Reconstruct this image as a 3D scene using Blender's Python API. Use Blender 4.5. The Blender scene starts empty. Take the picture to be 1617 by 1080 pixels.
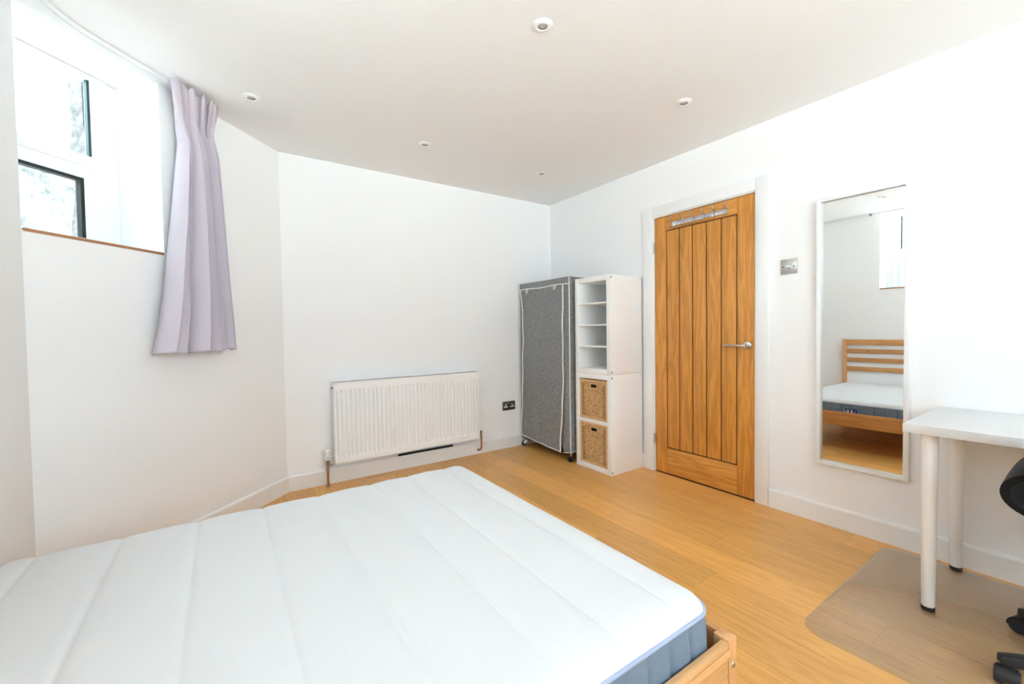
import bpy, bmesh, math, random
from mathutils import Vector, Matrix
random.seed(7)
R = math.radians
S = bpy.context.scene
COL = S.collection

# ------------------------------------------------------------------ camera, world, light, exposure
cam_d = bpy.data.cameras.new('camera')
cam_d.sensor_fit = 'HORIZONTAL'; cam_d.sensor_width = 36.0
cam_d.lens = 668.43 / 1617.0 * 36.0
cam_d.clip_start = 0.02; cam_d.clip_end = 200
cam = bpy.data.objects.new('camera', cam_d); COL.objects.link(cam)
_f = Vector((0.56553764, 0.82427361, -0.02720654)); _r = Vector((0.82427348, -0.56601051, -0.01432937)); _u = Vector((0.02721051, 0.01432183, 0.99952712))
_m = Matrix((_r, _u, -_f)).transposed().to_4x4(); _m.translation = (-2.8237, -3.3923, 1.1305)
cam.matrix_world = _m
S.camera = cam

world = bpy.data.worlds.new('overcast_sky'); S.world = world; world.use_nodes = True
_bg = world.node_tree.nodes['Background']
_bg.inputs[0].default_value = (0.86, 0.968, 1.135, 1.0); _bg.inputs[1].default_value = 1.0
# sun added high behind the house: it never enters the windows, it only lights the pale paving, which bounces light up to the ceiling
sun_d = bpy.data.lights.new('sun', 'SUN'); sun_d.energy = 9.0; sun_d.angle = R(1.5); sun_d.color = (0.92, 0.98, 1.06)
sun = bpy.data.objects.new('sun', sun_d); COL.objects.link(sun); sun.location = (6, 5, 9)
sun.rotation_euler = Vector((-0.62, -0.50, -0.95)).to_track_quat('-Z', 'Y').to_euler()

S.view_settings.view_transform = 'Standard'; S.view_settings.look = 'None'
S.view_settings.gamma = 1.0; S.view_settings.use_curve_mapping = False
S.view_settings.exposure = 3.15
cy = S.cycles
cy.max_bounces = 9; cy.diffuse_bounces = 7; cy.glossy_bounces = 4; cy.transmission_bounces = 4; cy.transparent_max_bounces = 8; cy.adaptive_threshold = 0.008
cy.caustics_reflective = False; cy.caustics_refractive = False; cy.sample_clamp_indirect = 12.0

# ------------------------------------------------------------------ dimensions (metres)
H = 2.407                                   # ceiling height
BL = 2.461                                  # length of the wall behind the radiator
WX = -3.445                                 # wall behind the bed head
YB = -4.8                                   # wall behind the camera
Q = math.sqrt(0.5)
TH = 0.30                                   # wall thickness
SILL = 1.545

# ------------------------------------------------------------------ materials
def mat(name):
    m = bpy.data.materials.new(name); m.use_nodes = True
    nt = m.node_tree; b = nt.nodes['Principled BSDF']
    return m, nt, b
def simple(name, col, rough=0.5, metal=0.0, spec=0.5, bump=None, var=0.0):
    m, nt, b = mat(name)
    b.inputs['Base Color'].default_value = (*col, 1); b.inputs['Roughness'].default_value = rough
    b.inputs['Metallic'].default_value = metal; b.inputs['Specular IOR Level'].default_value = spec
    tc = nt.nodes.new('ShaderNodeTexCoord')
    if bump:
        n = nt.nodes.new('ShaderNodeTexNoise'); n.inputs['Scale'].default_value = bump[0]; n.inputs['Detail'].default_value = 4
        nt.links.new(tc.outputs['Object'], n.inputs['Vector'])
        bp = nt.nodes.new('ShaderNodeBump'); bp.inputs['Strength'].default_value = bump[1]; bp.inputs['Distance'].default_value = bump[2]
        nt.links.new(n.outputs['Fac'], bp.inputs['Height']); nt.links.new(bp.outputs['Normal'], b.inputs['Normal'])
    if var:
        n2 = nt.nodes.new('ShaderNodeTexNoise'); n2.inputs['Scale'].default_value = 3.0; n2.inputs['Detail'].default_value = 3
        nt.links.new(tc.outputs['Object'], n2.inputs['Vector'])
        mx = nt.nodes.new('ShaderNodeMix'); mx.data_type = 'RGBA'
        mx.inputs['A'].default_value = (*[c * (1 - var) for c in col], 1); mx.inputs['B'].default_value = (*[min(1, c * (1 + var)) for c in col], 1)
        nt.links.new(n2.outputs['Fac'], mx.inputs['Factor']); nt.links.new(mx.outputs['Result'], b.inputs['Base Color'])
    return m
def wood(name, dark, light, grain_axis, rough=0.4, scale=1.0, jitter=0.10, ring=0.5, knots=False, coat=0.0):
    """wood grain stretched along grain_axis; every object gets its own offset and tone"""
    m, nt, b = mat(name); N = nt.nodes.new; L = nt.links.new
    tc = N('ShaderNodeTexCoord'); oi = N('ShaderNodeObjectInfo')
    off = N('ShaderNodeVectorMath'); off.operation = 'SCALE'; off.inputs[0].default_value = (13.1, 17.7, 23.3)
    L(oi.outputs['Random'], off.inputs['Scale'])
    add = N('ShaderNodeVectorMath'); add.operation = 'ADD'; L(tc.outputs['Object'], add.inputs[0]); L(off.outputs[0], add.inputs[1])
    mp = N('ShaderNodeMapping'); L(add.outputs[0], mp.inputs['Vector'])
    sc = [1.0, 1.0, 1.0]; sc['xyz'.index(grain_axis)] = 0.07
    mp.inputs['Scale'].default_value = [s * scale for s in sc]
    n1 = N('ShaderNodeTexNoise'); n1.inputs['Scale'].default_value = 14; n1.inputs['Detail'].default_value = 3; n1.inputs['Distortion'].default_value = 0.6; L(mp.outputs[0], n1.inputs['Vector'])
    # cathedral rings: fold the smooth noise
    ml = N('ShaderNodeMath'); ml.operation = 'MULTIPLY'; ml.inputs[1].default_value = 38; L(n1.outputs['Fac'], ml.inputs[0])
    sn = N('ShaderNodeMath'); sn.operation = 'SINE'; L(ml.outputs[0], sn.inputs[0])
    mr = N('ShaderNodeMapRange'); mr.inputs['From Min'].default_value = -1; mr.inputs['From Max'].default_value = 1; L(sn.outputs[0], mr.inputs['Value'])
    n2 = N('ShaderNodeTexNoise'); n2.inputs['Scale'].default_value = 120; n2.inputs['Detail'].default_value = 5; n2.inputs['Roughness'].default_value = 0.7; L(mp.outputs[0], n2.inputs['Vector'])
    mixf = N('ShaderNodeMix'); mixf.data_type = 'FLOAT'; mixf.inputs['Factor'].default_value = 1 - ring
    L(mr.outputs[0], mixf.inputs['A']); L(n2.outputs['Fac'], mixf.inputs['B'])
    mx = N('ShaderNodeMix'); mx.data_type = 'RGBA'; mx.inputs['A'].default_value = (*dark, 1); mx.inputs['B'].default_value = (*light, 1)
    L(mixf.outputs['Result'], mx.inputs['Factor'])
    hs = N('ShaderNodeHueSaturation'); L(mx.outputs['Result'], hs.inputs['Color'])
    v = N('ShaderNodeMapRange'); v.inputs['To Min'].default_value = 1 - jitter; v.inputs['To Max'].default_value = 1 + jitter; L(oi.outputs['Random'], v.inputs['Value']); L(v.outputs[0], hs.inputs['Value'])
    col = hs.outputs['Color']
    if knots:
        vo = N('ShaderNodeTexVoronoi'); vo.inputs['Scale'].default_value = 5.0; mk = N('ShaderNodeMapping'); ks = [1, 1, 1]; ks['xyz'.index(grain_axis)] = 0.6; mk.inputs['Scale'].default_value = ks
        L(add.outputs[0], mk.inputs['Vector']); L(mk.outputs[0], vo.inputs['Vector'])
        kr = N('ShaderNodeMapRange'); kr.inputs['From Min'].default_value = 0.05; kr.inputs['From Max'].default_value = 0.10; kr.inputs['To Min'].default_value = 0.75; kr.inputs['To Max'].default_value = 0.0; L(vo.outputs['Distance'], kr.inputs['Value'])
        km = N('ShaderNodeMix'); km.data_type = 'RGBA'; L(kr.outputs[0], km.inputs['Factor']); L(col, km.inputs['A']); km.inputs['B'].default_value = (0.16, 0.055, 0.018, 1); col = km.outputs['Result']
    L(col, b.inputs['Base Color'])
    bp = N('ShaderNodeBump'); bp.inputs['Strength'].default_value = 0.12; bp.inputs['Distance'].default_value = 0.002; L(n2.outputs['Fac'], bp.inputs['Height']); L(bp.outputs['Normal'], b.inputs['Normal'])
    b.inputs['Roughness'].default_value = rough
    if coat: b.inputs['Coat Weight'].default_value = coat; b.inputs['Coat Roughness'].default_value = 0.18
    return m
def fabric(name, c1, c2, scale, rough=0.9, bump=0.4, dist=0.001, sheen=0.1, stretch=(1, 1, 1)):
    m, nt, b = mat(name); N = nt.nodes.new; L = nt.links.new
    tc = N('ShaderNodeTexCoord'); mp = N('ShaderNodeMapping'); mp.inputs['Scale'].default_value = stretch; L(tc.outputs['Object'], mp.inputs['Vector'])
    n = N('ShaderNodeTexNoise'); n.inputs['Scale'].default_value = scale; n.inputs['Detail'].default_value = 5; n.inputs['Roughness'].default_value = 0.75; L(mp.outputs[0], n.inputs['Vector'])
    mr = N('ShaderNodeMapRange'); mr.inputs['From Min'].default_value = 0.3; mr.inputs['From Max'].default_value = 0.7; L(n.outputs['Fac'], mr.inputs['Value'])
    mx = N('ShaderNodeMix'); mx.data_type = 'RGBA'; mx.inputs['A'].default_value = (*c1, 1); mx.inputs['B'].default_value = (*c2, 1); L(mr.outputs[0], mx.inputs['Factor'])
    L(mx.outputs['Result'], b.inputs['Base Color']); b.inputs['Roughness'].default_value = rough; b.inputs['Sheen Weight'].default_value = sheen; b.inputs['Specular IOR Level'].default_value = 0.2
    bp = N('ShaderNodeBump'); bp.inputs['Strength'].default_value = bump; bp.inputs['Distance'].default_value = dist; L(n.outputs['Fac'], bp.inputs['Height']); L(bp.outputs['Normal'], b.inputs['Normal'])
    return m
def glass_pane(name, tint=(0.96, 0.985, 0.97), refl=0.06, milk=0.0, milk_col=(0.9, 0.9, 0.88), rough=0.0):
    """thin clear sheet: transparent with a fresnel gloss and a little milkiness"""
    m = bpy.data.materials.new(name); m.use_nodes = True; nt = m.node_tree; nt.nodes.clear(); N = nt.nodes.new; L = nt.links.new
    out = N('ShaderNodeOutputMaterial'); tr = N('ShaderNodeBsdfTransparent'); tr.inputs[0].default_value = (*tint, 1)
    gl = N('ShaderNodeBsdfGlossy'); gl.inputs['Roughness'].default_value = rough
    fr = N('ShaderNodeFresnel'); fr.inputs['IOR'].default_value = 1.45
    mf = N('ShaderNodeMath'); mf.operation = 'MULTIPLY'; mf.inputs[1].default_value = refl / 0.034; L(fr.outputs[0], mf.inputs[0])
    ge = N('ShaderNodeNewGeometry'); nb = N('ShaderNodeMath'); nb.operation = 'SUBTRACT'; nb.inputs[0].default_value = 1.0; L(ge.outputs['Backfacing'], nb.inputs[1])
    ff = N('ShaderNodeMath'); ff.operation = 'MULTIPLY'; ff.use_clamp = True; L(mf.outputs[0], ff.inputs[0]); L(nb.outputs[0], ff.inputs[1]); mf = ff      # gloss on the outer faces only
    base = tr.outputs[0]
    if milk:
        df = N('ShaderNodeBsdfDiffuse'); df.inputs[0].default_value = (*milk_col, 1)
        mm = N('ShaderNodeMixShader'); mm.inputs[0].default_value = milk; L(tr.outputs[0], mm.inputs[1]); L(df.outputs[0], mm.inputs[2]); base = mm.outputs[0]
    mx = N('ShaderNodeMixShader'); L(mf.outputs[0], mx.inputs[0]); L(base, mx.inputs[1]); L(gl.outputs[0], mx.inputs[2]); L(mx.outputs[0], out.inputs[0])
    return m
def stone_mat(name):
    m, nt, b = mat(name); N = nt.nodes.new; L = nt.links.new
    tc = N('ShaderNodeTexCoord'); n = N('ShaderNodeTexNoise'); n.inputs['Scale'].default_value = 22; n.inputs['Detail'].default_value = 8; n.inputs['Roughness'].default_value = 0.7; L(tc.outputs['Object'], n.inputs['Vector'])
    cr = N('ShaderNodeValToRGB'); cr.color_ramp.elements[0].position = 0.34; cr.color_ramp.elements[0].color = (0.085, 0.085, 0.08, 1); cr.color_ramp.elements[1].position = 0.68; cr.color_ramp.elements[1].color = (0.27, 0.265, 0.25, 1)
    L(n.outputs['Fac'], cr.inputs[0]); L(cr.outputs[0], b.inputs['Base Color']); b.inputs['Roughness'].default_value = 0.95
    bp = N('ShaderNodeBump'); bp.inputs['Strength'].default_value = 0.6; bp.inputs['Distance'].default_value = 0.01; L(n.outputs['Fac'], bp.inputs['Height']); L(bp.outputs['Normal'], b.inputs['Normal'])
    return m

M = {}
M['wall'] = simple('wall_paint', (0.90, 0.90, 0.90), 0.75, spec=0.25, bump=(180, 0.05, 0.0006))
M['ceil'] = simple('ceiling_paint', (0.88, 0.875, 0.87), 0.85, spec=0.2, bump=(150, 0.05, 0.0006))
M['gloss'] = simple('white_gloss_paint', (0.86, 0.86, 0.86), 0.32)
M['upvc'] = simple('white_upvc', (0.84, 0.85, 0.85), 0.28)
M['gasket'] = simple('black_gasket', (0.01, 0.014, 0.013), 0.5)
M['spacer'] = simple('green_grey_spacer', (0.03, 0.075, 0.07), 0.35, metal=0.3)
M['pane'] = glass_pane('window_glass', (0.94, 0.975, 0.955), 0.05)
M['stone'] = stone_mat('outside_stone')
M['ground'] = simple('outside_paving', (0.72, 0.71, 0.69), 0.9, bump=(30, 0.3, 0.01), var=0.08)
M['floor_gap'] = simple('floor_joint', (0.10, 0.05, 0.02), 0.8)
M['oakfloor'] = wood('laminate_oak', (0.58, 0.265, 0.062), (0.90, 0.49, 0.145), 'y', rough=0.34, scale=1.3, jitter=0.10, ring=0.26)
M['oakdoor_v'] = wood('door_oak_upright', (0.42, 0.150, 0.022), (0.85, 0.400, 0.085), 'z', rough=0.42, scale=1.15, jitter=0.05, ring=0.34)
M['oakdoor_h'] = wood('door_oak_rail', (0.42, 0.150, 0.022), (0.85, 0.400, 0.085), 'y', rough=0.42, scale=1.15, jitter=0.05, ring=0.34)
M['groove'] = simple('door_groove', (0.09, 0.032, 0.008), 0.7)
M['pine_x'] = wood('pine_along_x', (0.58, 0.30, 0.115), (0.76, 0.46, 0.215), 'x', rough=0.45, scale=1.3, jitter=0.08, ring=0.5)
M['pine_y'] = wood('pine_along_y', (0.52, 0.23, 0.075), (0.70, 0.37, 0.145), 'y', rough=0.45, scale=1.3, jitter=0.10, ring=0.5, knots=True)
M['pine_z'] = wood('pine_upright', (0.55, 0.27, 0.10), (0.74, 0.42, 0.19), 'z', rough=0.45, scale=1.3, jitter=0.08, ring=0.5)
M['sillwood'] = simple('sill_edge_wood', (0.42, 0.20, 0.09), 0.6, var=0.25)
M['chrome'] = simple('polished_chrome', (0.62, 0.62, 0.63), 0.14, metal=1.0)
M['steel'] = simple('brushed_steel', (0.58, 0.56, 0.53), 0.33, metal=1.0, bump=(300, 0.1, 0.0004))
M['dark_chrome'] = simple('black_nickel', (0.23, 0.20, 0.185), 0.22, metal=1.0)
M['zinc'] = simple('zinc_screw', (0.55, 0.54, 0.50), 0.35, metal=1.0)
M['copper'] = simple('copper_pipe', (0.50, 0.20, 0.10), 0.35, metal=1.0, var=0.25)
M['brass'] = simple('dull_brass_nut', (0.42, 0.36, 0.28), 0.35, metal=1.0)
M['rad'] = simple('radiator_enamel', (0.91, 0.91, 0.905), 0.3)
M['white_plastic'] = simple('white_plastic', (0.82, 0.82, 0.81), 0.35)
M['black'] = simple('black_plastic', (0.012, 0.012, 0.014), 0.45, bump=(220, 0.15, 0.0006))
M['chair_cloth'] = fabric('black_chair_cloth', (0.006, 0.006, 0.007), (0.013, 0.012, 0.014), 300, 0.85, 0.3)
M['void'] = simple('dark_slot', (0.008, 0.006, 0.005), 0.9)  # flat black for the shade inside gaps and openings
M['lens'] = simple('lamp_lens', (0.62, 0.63, 0.65), 0.25, metal=0.0, bump=(260, 0.8, 0.003))
M['curtain'] = fabric('lilac_grey_cloth', (0.585, 0.53, 0.59), (0.645, 0.59, 0.65), 500, 0.8, 0.12, 0.0005, 0.15)
M['grey_cloth'] = fabric('heather_grey_cloth', (0.105, 0.107, 0.112), (0.41, 0.415, 0.42), 130, 0.95, 0.35, 0.001, 0.05, (1, 1, 0.55))
M['piping'] = simple('white_piping', (0.80, 0.79, 0.77), 0.8)
M['shelf'] = simple('white_foil_board', (0.89, 0.885, 0.87), 0.42)
M['cap'] = simple('grey_cap', (0.30, 0.31, 0.33), 0.4, metal=0.4)
M['mattress'] = fabric('white_knit', (0.655, 0.655, 0.655), (0.695, 0.695, 0.695), 420, 0.95, 0.15, 0.0006, 0.05)
M['band'] = fabric('blue_grey_knit', (0.13, 0.185, 0.255), (0.21, 0.275, 0.35), 260, 0.95, 0.3, 0.001, 0.05, (1, 1, 2.0))
M['bluepipe'] = simple('pale_blue_piping', (0.36, 0.42, 0.56), 0.85)
M['tag'] = simple('blue_label', (0.012, 0.03, 0.25), 0.6)
M['tagmark'] = simple('label_white', (0.80, 0.80, 0.80), 0.6)
M['mirror'] = simple('mirror_silver', (0.90, 0.92, 0.91), 0.0, metal=1.0)
M['desk'] = simple('white_desk_top', (0.75, 0.75, 0.75), 0.38)
M['leg'] = simple('white_powder_coat', (0.89, 0.885, 0.875), 0.38)
M['mat'] = glass_pane('clear_mat_plastic', (0.93, 0.94, 0.95), 0.07, milk=0.035, milk_col=(0.9, 0.9, 0.9), rough=0.32)
M['rattan'] = fabric('rattan', (0.30, 0.14, 0.045), (0.90, 0.60, 0.30), 45, 0.6, 0.6, 0.002, 0.0, (1, 1, 3.0))
M['rattan_rim'] = fabric('rattan_rim', (0.66, 0.38, 0.16), (0.88, 0.56, 0.27), 60, 0.5, 0.4, 0.001, 0.0)

# ------------------------------------------------------------------ geometry helpers
def wloc(o):
    v = Vector((0, 0, 0))
    while o is not None:
        v += Vector(o.location); o = o.parent
    return v
class B:
    """collects shapes and links them as ONE mesh object"""
    def __init__(s): s.v = []; s.f = []
    def add(s, verts, faces):
        n = len(s.v); s.v += [tuple(p) for p in verts]; s.f += [tuple(i + n for i in f) for f in faces]; return s
    def box(s, x0, x1, y0, y1, z0, z1):
        x0, x1 = sorted((x0, x1)); y0, y1 = sorted((y0, y1)); z0, z1 = sorted((z0, z1))
        return s.add([(x0, y0, z0), (x1, y0, z0), (x1, y1, z0), (x0, y1, z0), (x0, y0, z1), (x1, y0, z1), (x1, y1, z1), (x0, y1, z1)],
                     [(0, 3, 2, 1), (4, 5, 6, 7), (0, 1, 5, 4), (1, 2, 6, 5), (2, 3, 7, 6), (3, 0, 4, 7)])
    def prism(s, poly, z0, z1):
        """poly counter-clockwise in xy"""
        n = len(poly)
        return s.add([(x, y, z0) for x, y in poly] + [(x, y, z1) for x, y in poly],
                     [tuple(range(n - 1, -1, -1)), tuple(range(n, 2 * n))] + [(i, (i + 1) % n, (i + 1) % n + n, i + n) for i in range(n)])
    def lathe(s, prof, c=(0, 0, 0), axis=(0, 0, 1), n=24):
        """prof: list of (radius, height along axis)"""
        a = Vector(axis).normalized(); t = a.orthogonal().normalized(); b = a.cross(t); c = Vector(c); vs = []; fs = []
        for r, h in prof:
            for i in range(n):
                w = 2 * math.pi * i / n; vs.append(c + a * h + (t * math.cos(w) + b * math.sin(w)) * max(r, 1e-5))
        for k in range(len(prof) - 1):
            for i in range(n):
                j = (i + 1) % n; fs.append((k * n + i, k * n + j, (k + 1) * n + j, (k + 1) * n + i))
        if prof[0][0] > 2e-5: fs.append(tuple(range(n - 1, -1, -1)))
        if prof[-1][0] > 2e-5: fs.append(tuple((len(prof) - 1) * n + i for i in range(n)))
        return s.add(vs, fs)
    def cyl(s, p0, p1, r, n=16, r1=None):
        p0 = Vector(p0); p1 = Vector(p1); return s.lathe([(r, 0), (r if r1 is None else r1, (p1 - p0).length)], p0, p1 - p0, n)
    def tube(s, pts, r, n=8, closed=False):
        pts = [Vector(p) for p in pts]; N = len(pts); vs = []; fs = []; ref = None
        for i, p in enumerate(pts):
            a = pts[i - 1] if (i > 0 or closed) else p; c = pts[(i + 1) % N] if (i < N - 1 or closed) else p
            t = (c - a).normalized()
            if ref is None: ref = t.orthogonal().normalized()
            ref = (ref - t * ref.dot(t)).normalized(); b = t.cross(ref)
            for k in range(n):
                w = 2 * math.pi * k / n; vs.append(p + (ref * math.cos(w) + b * math.sin(w)) * r)
        for i in range(N if closed else N - 1):
            j = (i + 1) % N
            for k in range(n):
                l = (k + 1) % n; fs.append((i * n + k, i * n + l, j * n + l, j * n + k))
        if not closed: fs += [tuple(range(n - 1, -1, -1)), tuple((N - 1) * n + k for k in range(n))]
        return s.add(vs, fs)
    def grid(s, fn, nu, nv, skip=None):
        vs = [fn(i / nu, j / nv) for j in range(nv + 1) for i in range(nu + 1)]
        fs = [(j * (nu + 1) + i, j * (nu + 1) + i + 1, (j + 1) * (nu + 1) + i + 1, (j + 1) * (nu + 1) + i) for j in range(nv) for i in range(nu) if not (skip and skip((i + .5) / nu, (j + .5) / nv))]
        return s.add(vs, fs)
    def build(s, name, m, parent=None, world=True, bevel=0, segs=2, smooth=False, angle=35):
        off = wloc(parent) if (parent is not None and world) else Vector((0, 0, 0))
        me = bpy.data.meshes.new(name); me.from_pydata([tuple(Vector(p) - off) for p in s.v], [], s.f); me.update()
        bm = bmesh.new(); bm.from_mesh(me); bmesh.ops.recalc_face_normals(bm, faces=bm.faces)
        if bevel:
            es = [e for e in bm.edges if len(e.link_faces) == 2 and e.calc_face_angle(0) > R(40)]
            bmesh.ops.bevel(bm, geom=es, offset=bevel, segments=segs, affect='EDGES', profile=0.5, clamp_overlap=True)
        bm.to_mesh(me); bm.free()
        if smooth or bevel:
            me.shade_smooth(); me.set_sharp_from_angle(angle=R(angle))
        me.materials.append(M[m] if isinstance(m, str) else m)
        o = bpy.data.objects.new(name, me); COL.objects.link(o)
        if parent is not None: o.parent = parent
        return o
def empty(name, loc=(0, 0, 0), rz=0.0, parent=None):
    o = bpy.data.objects.new(name, None); COL.objects.link(o); o.empty_display_size = 0.05
    o.location = loc; o.rotation_euler = (0, 0, rz)
    if parent is not None: o.parent = parent
    return o
def tag(o, label, cat, group=None):
    o['label'] = label; o['category'] = cat
    if group: o['group'] = group
    return o
def struct(o, label=None):
    o['kind'] = 'structure'
    if label: o['label'] = label
    return o
def copy_tree(o, parent=None):
    kids = [c for c in bpy.data.objects if c.parent == o]
    c = o.copy(); COL.objects.link(c)
    if parent is not None: c.parent = parent
    for k in kids: copy_tree(k, c)
    return c

# ------------------------------------------------------------------ room shell
def wall_holes(b, P0, d, out, length, ext0, ext1, holes, th=TH, d0=0.0, z1=H):
    """boxes around the holes of a straight wall: P0 + d*s + out*depth"""
    d = Vector(d); out = Vector(out); P0 = Vector(P0)
    def piece(s0, s1, za, zb):
        c = [P0 + d * s + out * t for s, t in ((s0, d0), (s1, d0), (s1, d0 + th), (s0, d0 + th))]
        b.add([(p.x, p.y, za) for p in c] + [(p.x, p.y, zb) for p in c], [(0, 3, 2, 1), (4, 5, 6, 7), (0, 1, 5, 4), (1, 2, 6, 5), (2, 3, 7, 6), (3, 0, 4, 7)])
    s = -ext0
    for (a, e, za, zb) in sorted(holes):
        piece(s, a, 0, z1)
        if za > 0: piece(a, e, 0, za)
        if zb < z1: piece(a, e, zb, z1)
        s = e
    piece(s, length + ext1, 0, z1)
    return b
LL = 0.984 / Q                               # length of the angled wall
DOOR_Y0, DOOR_Y1, DOOR_Z = -1.2728, -2.0348, 1.986
W1 = (0.838, 1.655)                          # window openings along their walls
W2 = (1.765 - 0.984, 2.90 - 0.984)
WF = (0.95, 3.05)                           # unseen window added behind the camera for its light, along the front wall
struct(wall_holes(B(), (0, 0, 0), (-1, 0, 0), (0, 1, 0), BL, 0.15, 0.14, []).build('wall_back', 'wall'), 'white painted wall behind the radiator')
struct(wall_holes(B(), (-BL, 0, 0), (-Q, -Q, 0), (-Q, Q, 0), LL, 0.0, 0.34, [(W1[0], W1[1], SILL, H)]).build('wall_left', 'wall'), 'white angled wall with the high window')
struct(wall_holes(B(), (WX, -0.984, 0), (0, -1, 0), (-1, 0, 0), -YB - 0.984, 0.0, 0.3, [(W2[0], W2[1], SILL, H)]).build('wall_far_left', 'wall'), 'white wall behind the bed head')
struct(wall_holes(B(), (0, 0.3, 0), (0, -1, 0), (1, 0, 0), 0.3 - YB, 0.0, 0.3, [(0.3 - DOOR_Y0 - 0.016, 0.3 - DOOR_Y1 + 0.016, 0, DOOR_Z + 0.016)], th=0.12).build('wall_right', 'wall'), 'white wall with the oak door and mirror')
struct(wall_holes(B(), (0, YB, 0), (-1, 0, 0), (0, -1, 0), -WX, 0.12, 0.3, [(WF[0], WF[1], 0.95, H - 0.12)], th=0.12).build('wall_front', 'wall'), 'white wall behind the camera')
def offset_poly(t_r, t_o, t_f):
    k = t_o * math.tan(R(22.5))
    return [(t_r, t_o), (t_r, YB - t_f), (WX - t_o, YB - t_f), (WX - t_o, -0.984 + k), (-BL - k, t_o)]
cp = offset_poly(0.12, TH, 0.12)[::-1]
struct(B().prism(cp, H, H + 0.12).build('ceiling', 'ceil'), 'flat white ceiling')
fl = struct(B().prism(cp, -0.12, -0.0045).build('floor', 'floor_gap'), 'oak laminate floor')
# floor planks, each its own board, running along y, clipped to the room outline
def clip(poly, a, b, c):
    """keep a*x+b*y<=c"""
    out = []
    for i, p in enumerate(poly):
        q = poly[(i + 1) % len(poly)]; dp = a * p[0] + b * p[1] - c; dq = a * q[0] + b * q[1] - c
        if dp <= 0: out.append(p)
        if dp * dq < 0: t = dp / (dp - dq); out.append((p[0] + t * (q[0] - p[0]), p[1] + t * (q[1] - p[1])))
    return out
PW, PL, G = 0.192, 1.285, 0.0006
x = -0.004; row = 0; rng = random.Random(3)
while x > WX:
    y = 0.0 + ((row * 0.437) % 1.0) * PL
    while y > YB:
        poly = [(x - PW + G, y - PL + G), (x - G, y - PL + G), (x - G, y - G), (x - PW + G, y - G)]
        for a, b_, c in ((1, 0, -0.001), (0, 1, -0.001), (-1, 0, -WX - 0.001), (0, -1, -YB - 0.001), (-1, 1, BL - 0.002)):
            poly = clip(poly, a, b_, c)
            if len(poly) < 3: break
        if len(poly) >= 3:
            B().prism(poly, -0.0045, 0.0).build('plank', 'oakfloor', fl)
        y -= PL
    x -= PW; row += 1
# baseboards
BBH, BBT = 0.113, 0.016
def board_profile(b, p0, p1, inn, t=BBT, h=BBH):
    """square-edged board with a small rounded top, p0->p1 along the wall, inn = direction into the room"""
    p0 = Vector((*p0, 0)); p1 = Vector((*p1, 0)); n = Vector((*inn, 0)); pr = [(0, 0.0), (t, 0.0), (t, h - 0.012), (t - 0.003, h - 0.004), (t - 0.008, h), (0, h)]
    k = len(pr); vs = []
    for p in (p0, p1): vs += [p + n * a + Vector((0, 0, z)) for a, z in pr]
    return b.add(vs, [tuple(range(k)), tuple(range(2 * k - 1, k - 1, -1))] + [(i, (i + 1) % k, (i + 1) % k + k, i + k) for i in range(k)])
bb = struct(board_profile(B(), (-BL - 0.0, 0), (0, 0), (0, -1)).build('baseboard_back', 'gloss'), 'white baseboard under the radiator')
B().box(-1.653, -1.159, -0.0185, -0.010, 0.112, 0.127).build('gap_strip', 'void', bb)['label'] = 'black strip along the baseboard for the shade of a gap'  # solid black strip standing in for a shaded gap above the board
struct(board_profile(B(), (-BL, 0), (-BL - 0.984, -0.984), (Q, -Q)).build('baseboard_left', 'gloss'), 'white baseboard of the angled wall')
struct(board_profile(board_profile(B(), (WX, -0.984), (WX, -1.418), (1, 0)), (WX, -2.862), (WX, YB), (1, 0)).build('baseboard_far_left', 'gloss'), 'white baseboard behind the bed head')
b = board_profile(B(), (0, 0), (0, -1.178), (-1, 0)); board_profile(b, (0, -2.124), (0, YB), (-1, 0))
struct(b.build('baseboard_right', 'gloss'), 'white baseboard beside the door')

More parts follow.
